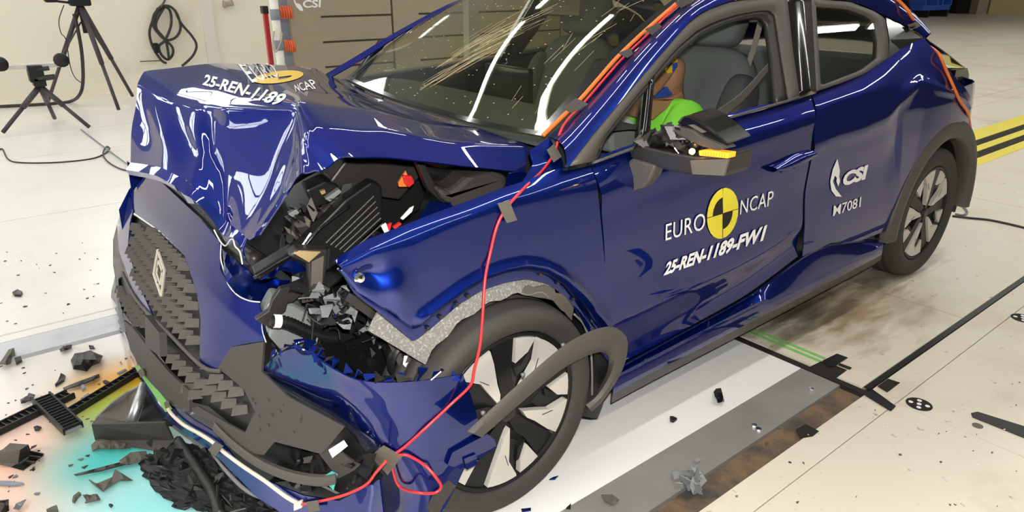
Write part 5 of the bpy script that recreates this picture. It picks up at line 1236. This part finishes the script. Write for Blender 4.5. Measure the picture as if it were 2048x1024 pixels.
tag(Builder().tube([V(280, 123, y=7.86), V(325, 121, y=7.86)], .007, 6, False).build('wall_bracket', 'tape_dark'), 'thin dark rod fixed on the wall under the cable coil', 'rod')
p = V(455, 8, y=7.86); tag(Builder().tube([p+np.array([-.05, 0, 0]), p, p+np.array([.05, -.04, .02])], [.05, .03, .04], 8, False).build('wall_fixture', 'rope', None, True), 'small rusty fixture on the cream wall above the hood', 'fixture')

# far end of the hall, top corner
def far(px, py): return V(px, py, z=0)
te = empty('trolley', tuple(far(1865, 36)), 'blue workshop trolley far behind the car', 'trolley')
c0 = far(1842, 36); c1 = far(1900, 33); u = (c1-c0); vz = np.array([0, 0, 1.]); dp = np.cross(vz, u)/np.linalg.norm(u)*.7
sc_ = np.linalg.norm(u)/60                              # metres per pixel at that distance
bx = lambda a0, a1, z0, z1, nm, m: keep(Builder().prism([c0+u*a0+vz*z0, c0+u*a1+vz*z0, c0+u*a1+vz*z1, c0+u*a0+vz*z1], dp).build(nm, m), te)
bx(0, .93, .10*sc_*60/6+sc_*6, sc_*12, 'deck', 'trolley_blue'); 
for a in (.04, .45, .62, .92): bx(a, a+.05, sc_*11, sc_*60, 'upright', 'trolley_blue')
for a in (.2, .85): bx(a, a+.05, 0, sc_*7, 'caster', 'engine_black')
def farbox(px0, px1, pyb, h, m, name, label, cat, d=.5):
    a, b_ = far(px0, pyb), far(px1, pyb); n = np.cross(vz, b_-a); n = n/np.linalg.norm(n)*d; s_ = np.linalg.norm(b_-a)/(px1-px0)
    return tag(Builder().prism([a, b_, b_+vz*h*s_, a+vz*h*s_], n).build(name, m), label, cat)
farbox(1828, 1838, 30, 90, 'orange_red', 'red_column', 'red-orange post far behind the car tail', 'post')
farbox(1858, 1866, 31, 80, 'red_paint', 'red_column', 'dark red post standing behind the blue trolley', 'post')
farbox(1910, 1948, 27, 90, 'far_dark', 'dark_cabinet', 'tall black cabinet at the far end of the hall', 'cabinet')
farbox(1952, 1972, 29, 90, 'panel_taupe', 'beige_cabinet', 'narrow beige cabinet beside the tall black one', 'cabinet')
farbox(1976, 2110, 28, 90, 'far_yellow', 'partition', 'wide yellow-beige partition at the far end of the hall', 'partition')
farbox(1838, 1912, 26, 90, 'panel_taupe', 'partition', 'dull beige partition behind the blue trolley', 'partition')
tag(Builder().tube([V(1905, 432, z=.006), V(1940, 436, z=.006), V(1985, 441, z=.006), V(2060, 458, z=.006)], .007, 6).build('floor_cable', 'cable_black', None, True), 'dark cable lying on the cream floor beyond the rear wheel', 'cable')
tag(Builder().tube([V(1912, 400, z=.008), V(1926, 412, z=.008), V(1934, 424, z=.008), V(1926, 430, z=.008), V(1910, 428, z=.008)], .006, 6).build('floor_cable', 'shard_grey', None, True), 'short grey loop of cable just behind the rear wheel', 'cable')

# ================================================================== DEBRIS ON THE FLOOR
def shard(name, pts, m, label, h=.012, lift=.002, tilt=.0, cat='debris', group=None, facet=True):
    A_ = np.array(pts, float); ext = (A_.max(0)-A_.min(0)); size = ext.min()
    if size > 9 and ext.max() > 22:                    # larger bits: bent, creased sheet
        stp = max(5, size/3.2); cen = A_.mean(0); HH = {}
        def S_(x, y, o=0.0):
            k = (round(x/stp), round(y/stp)); d = min(np.linalg.norm(A_-np.array([x, y]), axis=1))
            z = HH.setdefault(k, rng.uniform(.35, 1.3))*h*(.35 if d < 3 else 1.0)
            return V(x, y, z=lift+.002+z)
        o = sheet(name, pts, S_, m, None, 0, stp, .003, 0, 0, False); return tag(o, label, cat, group)
    n = len(pts); P = [V(*q, z=lift) for q in pts]; c = np.mean(P, axis=0)
    P = [p+np.array([0, 0, abs(rng.normal(0, 1))*(tilt+h*.35)]) for p in P]
    top = [p+(c-p)*.05+np.array([0, 0, h*rng.uniform(.5, 1.2)]) for p in P]; apex = c+(P[0]-c)*.3+np.array([0, 0, h*rng.uniform(.7, 1.3)])
    b = Builder(); vs = P+top+[apex]; fs = [(i, (i+1) % n, (i+1) % n+n, i+n) for i in range(n)]+[(i+n, (i+1) % n+n, 2*n) for i in range(n)]+[tuple(range(n))[::-1]]
    o = b.add(vs, fs).build(name, m); tag(o, label, cat, group); return o
shard('plastic_chunk', [(142, 722), (150, 708), (166, 706), (180, 702), (205, 713), (198, 725), (183, 731), (174, 743), (148, 738)], 'engine_black', 'big crumpled black chunk near the metal strip, front of the car', .035, tilt=.006)
shard('plastic_strip', [(126, 777), (150, 767), (180, 756), (198, 749), (199, 755), (170, 768), (128, 781)], 'black_plastic', 'long thin black strip on the pale plate below the big black chunk', .012)
def ribbed_bar(a, b_, w, label, m='black_plastic', n=14, z=.0):
    A_, B_2 = V(*a, z=.004+z), V(*b_, z=.004+z); d = B_2-A_; L_ = np.linalg.norm(d); d /= L_; s_ = np.cross((0, 0, 1), d)*w
    e = empty('ribbed_bar', tuple((A_+B_2)/2), label, 'debris'); up = np.array([0, 0, 1.])
    k_(Builder().obox((A_+B_2)/2+up*.004, d*L_/2, s_, up*.004), 'web', m, e)
    for sg in (-1, 1): k_(Builder().obox((A_+B_2)/2+s_*sg+up*.010, d*L_/2, s_*.12, up*.011), 'flange', 'engine_black', e)
    k = Builder()
    for i in range(n): k.obox(A_+d*L_*(i+.5)/n+up*.012, d*.002, s_*.9, up*.006)
    k_(k, 'ribs', 'engine_black', e)['kind'] = 'stuff'
ribbed_bar((-20, 872), (143, 792), .022, 'long black ribbed bar from the picture edge under the crossing piece')
ribbed_bar((112, 848), (278, 746), .014, 'long black ribbed bar ending at the green tape')
ribbed_bar((84, 800), (148, 862), .026, 'short grey-black ribbed piece lying across two long bars', 'grey_plastic', z=.02)
bk = empty('plastic_block', tuple(V(30, 915, z=0)), 'grey-black box-shaped fragment with fins at the picture edge on the pink plate', 'debris')
Z = lambda px, py, z: V(px, py, z=z)
for nm, P_, m_ in (('top_facet', [Z(20, 886, .05), Z(57, 889, .05), Z(40, 900, .048), Z(6, 898, .048)], 'grey_trim'), ('front_facet', [Z(6, 898, .048), Z(40, 900, .048), Z(36, 926, .008), Z(22, 934, .004), Z(-12, 926, .01), Z(-10, 905, .04)], 'tape_dark'),
                   ('side_facet', [Z(40, 900, .048), Z(57, 889, .05), Z(64, 908, .01), Z(36, 926, .008)], 'black_plastic'), ('base', [Z(-12, 926, .006), Z(22, 934, .004), Z(46, 941, .003), Z(88, 910, .003), Z(60, 905, .006)], 'engine_black')):
    k_(Builder().prism(P_, (0, .002, -.002)), nm, m_, bk)
for a_, c_ in (((60, 902), (88, 908)), ((58, 912), (82, 914)), ((52, 922), (72, 924)), ((62, 894), (74, 890))):
    k_(Builder().prism([Z(a_[0], a_[1], .03), Z(c_[0], c_[1], .022), Z(c_[0]-2, c_[1]+4, .004), Z(a_[0]-2, a_[1]+6, .006)], (.001, .003, 0)), 'fin', 'black_plastic', bk)
shard('plastic_fin', [(0, 728), (8, 716), (18, 700), (28, 697), (30, 712), (23, 714), (22, 727), (14, 729)], 'tape_dark', 'grey curved fin-shaped fragment on the metal strip', .03, tilt=.01)
shard('plastic_piece', [(31, 724), (44, 720), (46, 726), (33, 731)], 'black_plastic', 'small black block beside the grey fin fragment', .012)
shard('plastic_piece', [(120, 700), (128, 693), (144, 690), (142, 697), (122, 704)], 'black_plastic', 'small black block on the edge of the metal strip', .012)
shard('plastic_piece', [(178, 694), (188, 694), (190, 698), (180, 700)], 'black_plastic', 'flat black scrap above the big black chunk', .006)
shard('plastic_piece', [(110, 772), (118, 766), (124, 753), (132, 754), (128, 764), (112, 775)], 'black_plastic', 'hooked black scrap left of the long thin strip', .01)
shard('plastic_piece', [(42, 800), (56, 792), (58, 787), (70, 791), (66, 800), (44, 807)], 'black_plastic', 'jagged black scrap at the head of the crossing ribbed piece', .012)
shard('plastic_piece', [(82, 792), (94, 796), (106, 786), (104, 793), (90, 802)], 'black_plastic', 'pointed black scrap touching the crossing ribbed piece', .012)
shard('plastic_sliver', [(234, 748), (252, 738), (254, 741), (238, 750)], 'shard_grey', 'pale sliver on the orange patch of the plate', .005)
shard('plastic_sliver', [(206, 766), (212, 762), (222, 766), (210, 769)], 'black_plastic', 'dark sliver on the orange patch of the plate', .006)
shard('plastic_sliver', [(164, 798), (178, 790), (182, 794), (168, 800)], 'shard_grey', 'curled pale sliver between the long ribbed bars', .006)
shard('plastic_piece', [(160, 776), (168, 774), (173, 780), (166, 784)], 'grey_strap', 'grey-blue cube fragment between the ribbed bars', .012)
shard('plastic_piece', [(68, 858), (76, 855), (84, 857), (78, 864), (70, 863)], 'black_plastic', 'small black scrap below the long ribbed bar', .008)
shard('plastic_stick', [(148, 950), (190, 939), (240, 926), (255, 923), (254, 929), (200, 943), (152, 952)], 'black_plastic', 'thin black stick lying on the teal patch of the plate', .008)
shard('plastic_bracket', [(178, 958), (190, 966), (196, 966), (224, 954), (230, 938), (240, 944), (262, 958), (266, 960), (238, 960), (224, 970), (206, 983)], 'tape_dark', 'forked dark bracket on the teal patch of the plate', .014, tilt=.006)
shard('plastic_piece', [(145, 1006), (148, 998), (160, 991), (164, 993), (156, 998), (150, 1008)], 'tape_dark', 'small curved dark scrap on the teal plate near the picture bottom', .01)
shard('plastic_piece', [(167, 990), (194, 990), (201, 1000), (182, 1004), (170, 1007), (174, 1000)], 'tape_dark', 'square dark scrap on the teal plate near the picture bottom', .01)
shard('plastic_piece', [(94, 1026), (104, 1019), (116, 1017), (118, 1026)], 'tape_dark', 'dark scrap cut by the picture bottom edge on the teal plate', .01)
shard('plastic_piece', [(-6, 1000), (16, 1000), (18, 1022), (-4, 1030)], 'black_plastic', 'black block in the bottom picture corner', .025)
shard('plastic_sliver', [(28, 1018), (34, 1008), (52, 1000), (46, 1010), (38, 1020)], 'shard_grey', 'grey curved sliver in the bottom picture corner', .012)
shard('ribbed_sliver', [(-6, 964), (24, 965), (50, 970), (30, 973), (-6, 972)], 'grey_strap', 'grey ribbed sliver on the pink plate', .008)
shard('plastic_piece', [(218, 1013), (223, 1010), (227, 1013), (222, 1016)], 'black_plastic', 'tiny black crumb on the pale teal plate', .006)
# splash shield lying under the nose, with the steel tube and the trough beside it
tr_ = empty('splash_shield', tuple(V(420, 960, z=0)), 'large torn black splash shield on the floor under the bumper', 'debris')
TP = lambda px, py, z: V(px, py, z=z)
k_(Builder().prism([TP(183, 849, .075), TP(330, 846, .09), TP(345, 880, .03), TP(330, 905, .01), TP(250, 892, .005), TP(190, 880, .005)], (.006, .008, 0)), 'trough_wall', 'dark_plastic', tr_)
k_(Builder().prism([TP(183, 849, .07), TP(196, 832, .06), TP(256, 786, .08), TP(300, 762, .12), TP(250, 842, .05)], (.0, .0, -.004)), 'trough_floor', 'tape_dark', tr_)
k_(Builder().prism([TP(190, 838, .05), TP(222, 808, .085), TP(256, 784, .09), TP(290, 768, .11), TP(262, 800, .05), TP(214, 846, .04)], (.0, .004, .003)), 'trough_rim', 'grey_plastic', tr_)
k_(Builder().tube([TP(262, 846, .06), TP(290, 768, .13)], .016, 12, False), 'steel_tube', 'steel', tr_, smooth=True)
k_(Builder().prism([TP(300, 770, .08), TP(360, 800, .08), TP(345, 850, .05), TP(275, 846, .05)], (0, 0, -.004)), 'shield_back', 'engine_black', tr_)
SG = [[TP(318, 905, .015), TP(360, 880, .04), TP(420, 900, .05)], [TP(272, 925, .01), TP(380, 930, .03), TP(470, 950, .05)], [TP(308, 975, .006), TP(420, 985, .025), TP(530, 1000, .04)], [TP(352, 1012, .006), TP(450, 1030, .02), TP(560, 1040, .03)]]
D_ = dense(SG, k=7, smooth=1); D_ += rng.normal(0, .004, D_.shape)
k_(Builder().grid([list(r) for r in D_]), 'shield_sheet', 'engine_black', tr_, solid=.004)
k_(Builder().tube([TP(355, 880, .05), TP(390, 930, .045), TP(425, 985, .04), TP(440, 1030, .03)], .014, 8), 'shield_rib', 'black_plastic', tr_, smooth=True)
k_(Builder().tube([TP(425, 905, .09), TP(460, 950, .08), TP(500, 985, .08), TP(555, 1005, .09)], .006, 8), 'shield_edge', 'grey_plastic', tr_, smooth=True)
for i in range(70):
    q = (rng.uniform(300, 540), 0); q = (q[0], rng.uniform(880+(q[0]-300)*.30, min(1030, 960+(q[0]-300)*.5))); p = TP(*q, .05); d = rng.normal(0, .02, 3)
    Builder().prism([p, p+d, p+d*.6+rng.normal(0, .01, 3)], rng.normal(0, .003, 3)).build('shield_splinter', rng.choice(['engine_black', 'black_plastic', 'engine_black', 'dark_plastic']), None)
    keep([o for o in bpy.data.objects if o.name.startswith('shield_splinter') and o.parent is None][0], tr_)
shard('plastic_flap', [(183, 892), (196, 879), (222, 882), (256, 888), (262, 897), (230, 898), (200, 897), (186, 903)], 'tape_dark', 'dark flap poking out below the black trough, tip on the teal plate', .012)
shard('plastic_flap', [(240, 922), (262, 906), (292, 903), (296, 916), (258, 930), (242, 928)], 'tape_dark', 'dark brown flap between thin stick and splash shield', .014)
# right side
shard('connector_block', [(1427, 784), (1432, 777), (1442, 776), (1449, 803), (1436, 806)], 'engine_black', 'black plug lying on the white plate beside the car', .02)
shard('plastic_piece', [(1339, 838), (1346, 835), (1354, 841), (1347, 846), (1340, 845)], 'engine_black', 'small black square chip on the white plate', .008)
je = empty('clip_cluster', tuple(V(1378, 958, z=0)), 'grey-green heap of broken clips on the grey plate edge', 'debris')
for i in range(16):
    q = (rng.uniform(1352, 1404), rng.uniform(942, 974)); p = V(*q, z=.012+.012*rng.random())
    k_(Builder().obox(p, rng.normal(0, .010, 3), rng.normal(0, .006, 3), rng.normal(0, .003, 3)), 'clip_piece', rng.choice(['grey_plastic', 'grey_green', 'shard_grey']), je)
shard('metal_clip', [(1386, 924), (1394, 920), (1402, 924), (1394, 928)], 'grey_plastic', 'grey clip just above the heap of broken clips', .008)
shard('plastic_scrap', [(1203, 991), (1224, 990), (1238, 1001), (1226, 1011), (1210, 1003)], 'tape_dark', 'dark brown scrap on the grey plate near the picture bottom', .004)
shard('blue_chip', [(1098, 961), (1106, 956), (1117, 953), (1110, 960)], 'paint', 'small blue paint chip on the white plate near the front tyre', .004)
shard('blue_chip', [(1042, 1020), (1062, 1018), (1062, 1024), (1044, 1026)], 'paint', 'narrow blue paint chip at the bottom edge of the picture', .004)
shard('plastic_scrap', [(1132, 1018), (1142, 1012), (1141, 1020)], 'engine_black', 'pointed black chip at the border of white and grey plate', .006)
for px, py, lb in ((1508, 853, 'small bright screw lying on the grey plate'), (1622, 780, 'round bright nut on the grey plate near its corner'), (1517, 861, 'tiny black nut beside the bright screw')):
    p = V(px, py, z=0); tag(Builder().lathe([(.004, 0), (.009, 0), (.009, .007), (.004, .007), (.004, 0)], 6, lambda r, h, a: (p[0]+r*math.cos(a), p[1]+r*math.sin(a), .001+h)).build('hex_nut', 'chrome' if 'bright' in lb else 'engine_black'), lb, 'nut')
shard('plastic_piece', [(25, 588), (36, 582), (46, 588), (42, 594), (30, 594)], 'black_plastic', 'small black scrap alone on the pale floor left of the bumper', .012)
# the fine scatter: chips too alike to tell apart, each an object of its own
def chips(n, fx0, fx1, fy0, fy1, ms, label, group, rr=(.003, .009), ok=None):
    i = 0
    while i < n:
        q = (rng.uniform(fx0, fx1), rng.uniform(fy0, fy1))
        if ok and not ok(*q): continue
        p = V(*q, z=.001); r = rng.uniform(*rr); ang = np.sort(rng.uniform(0, 6.28, 4)); P = [p+np.array([r*math.cos(t), r*math.sin(t)*rng.uniform(.4, 1), 0]) for t in ang]
        tag(Builder().prism(P, (0, 0, .003)).build('plastic_chip', rng.choice(ms)), label, 'chip', group); i += 1
chips(70, 0, 290, 655, 1010, ['black_plastic', 'engine_black', 'tape_dark', 'shard_grey'], 'tiny plastic chip scattered on the pastel plate before the bumper', 'tiny chips on the pastel plate', ok=lambda x, y: y < 870+(290-x)*.6 and y > 690-x*.26)
chips(26, 0, 215, 480, 650, ['black_plastic', 'tape_dark'], 'tiny dark chip scattered on the pale floor left of the bumper', 'tiny chips on the pale floor', (.004, .010), ok=lambda x, y: y < 660-x*.25)
chips(34, 1340, 2040, 600, 1015, ['tape_dark', 'shard_grey', 'black_plastic', 'white_plastic'], 'tiny crumb scattered on the cream floor beside the plates', 'tiny crumbs on the cream floor', (.002, .006), ok=lambda x, y: y > 1040-(x-1340)*.68)
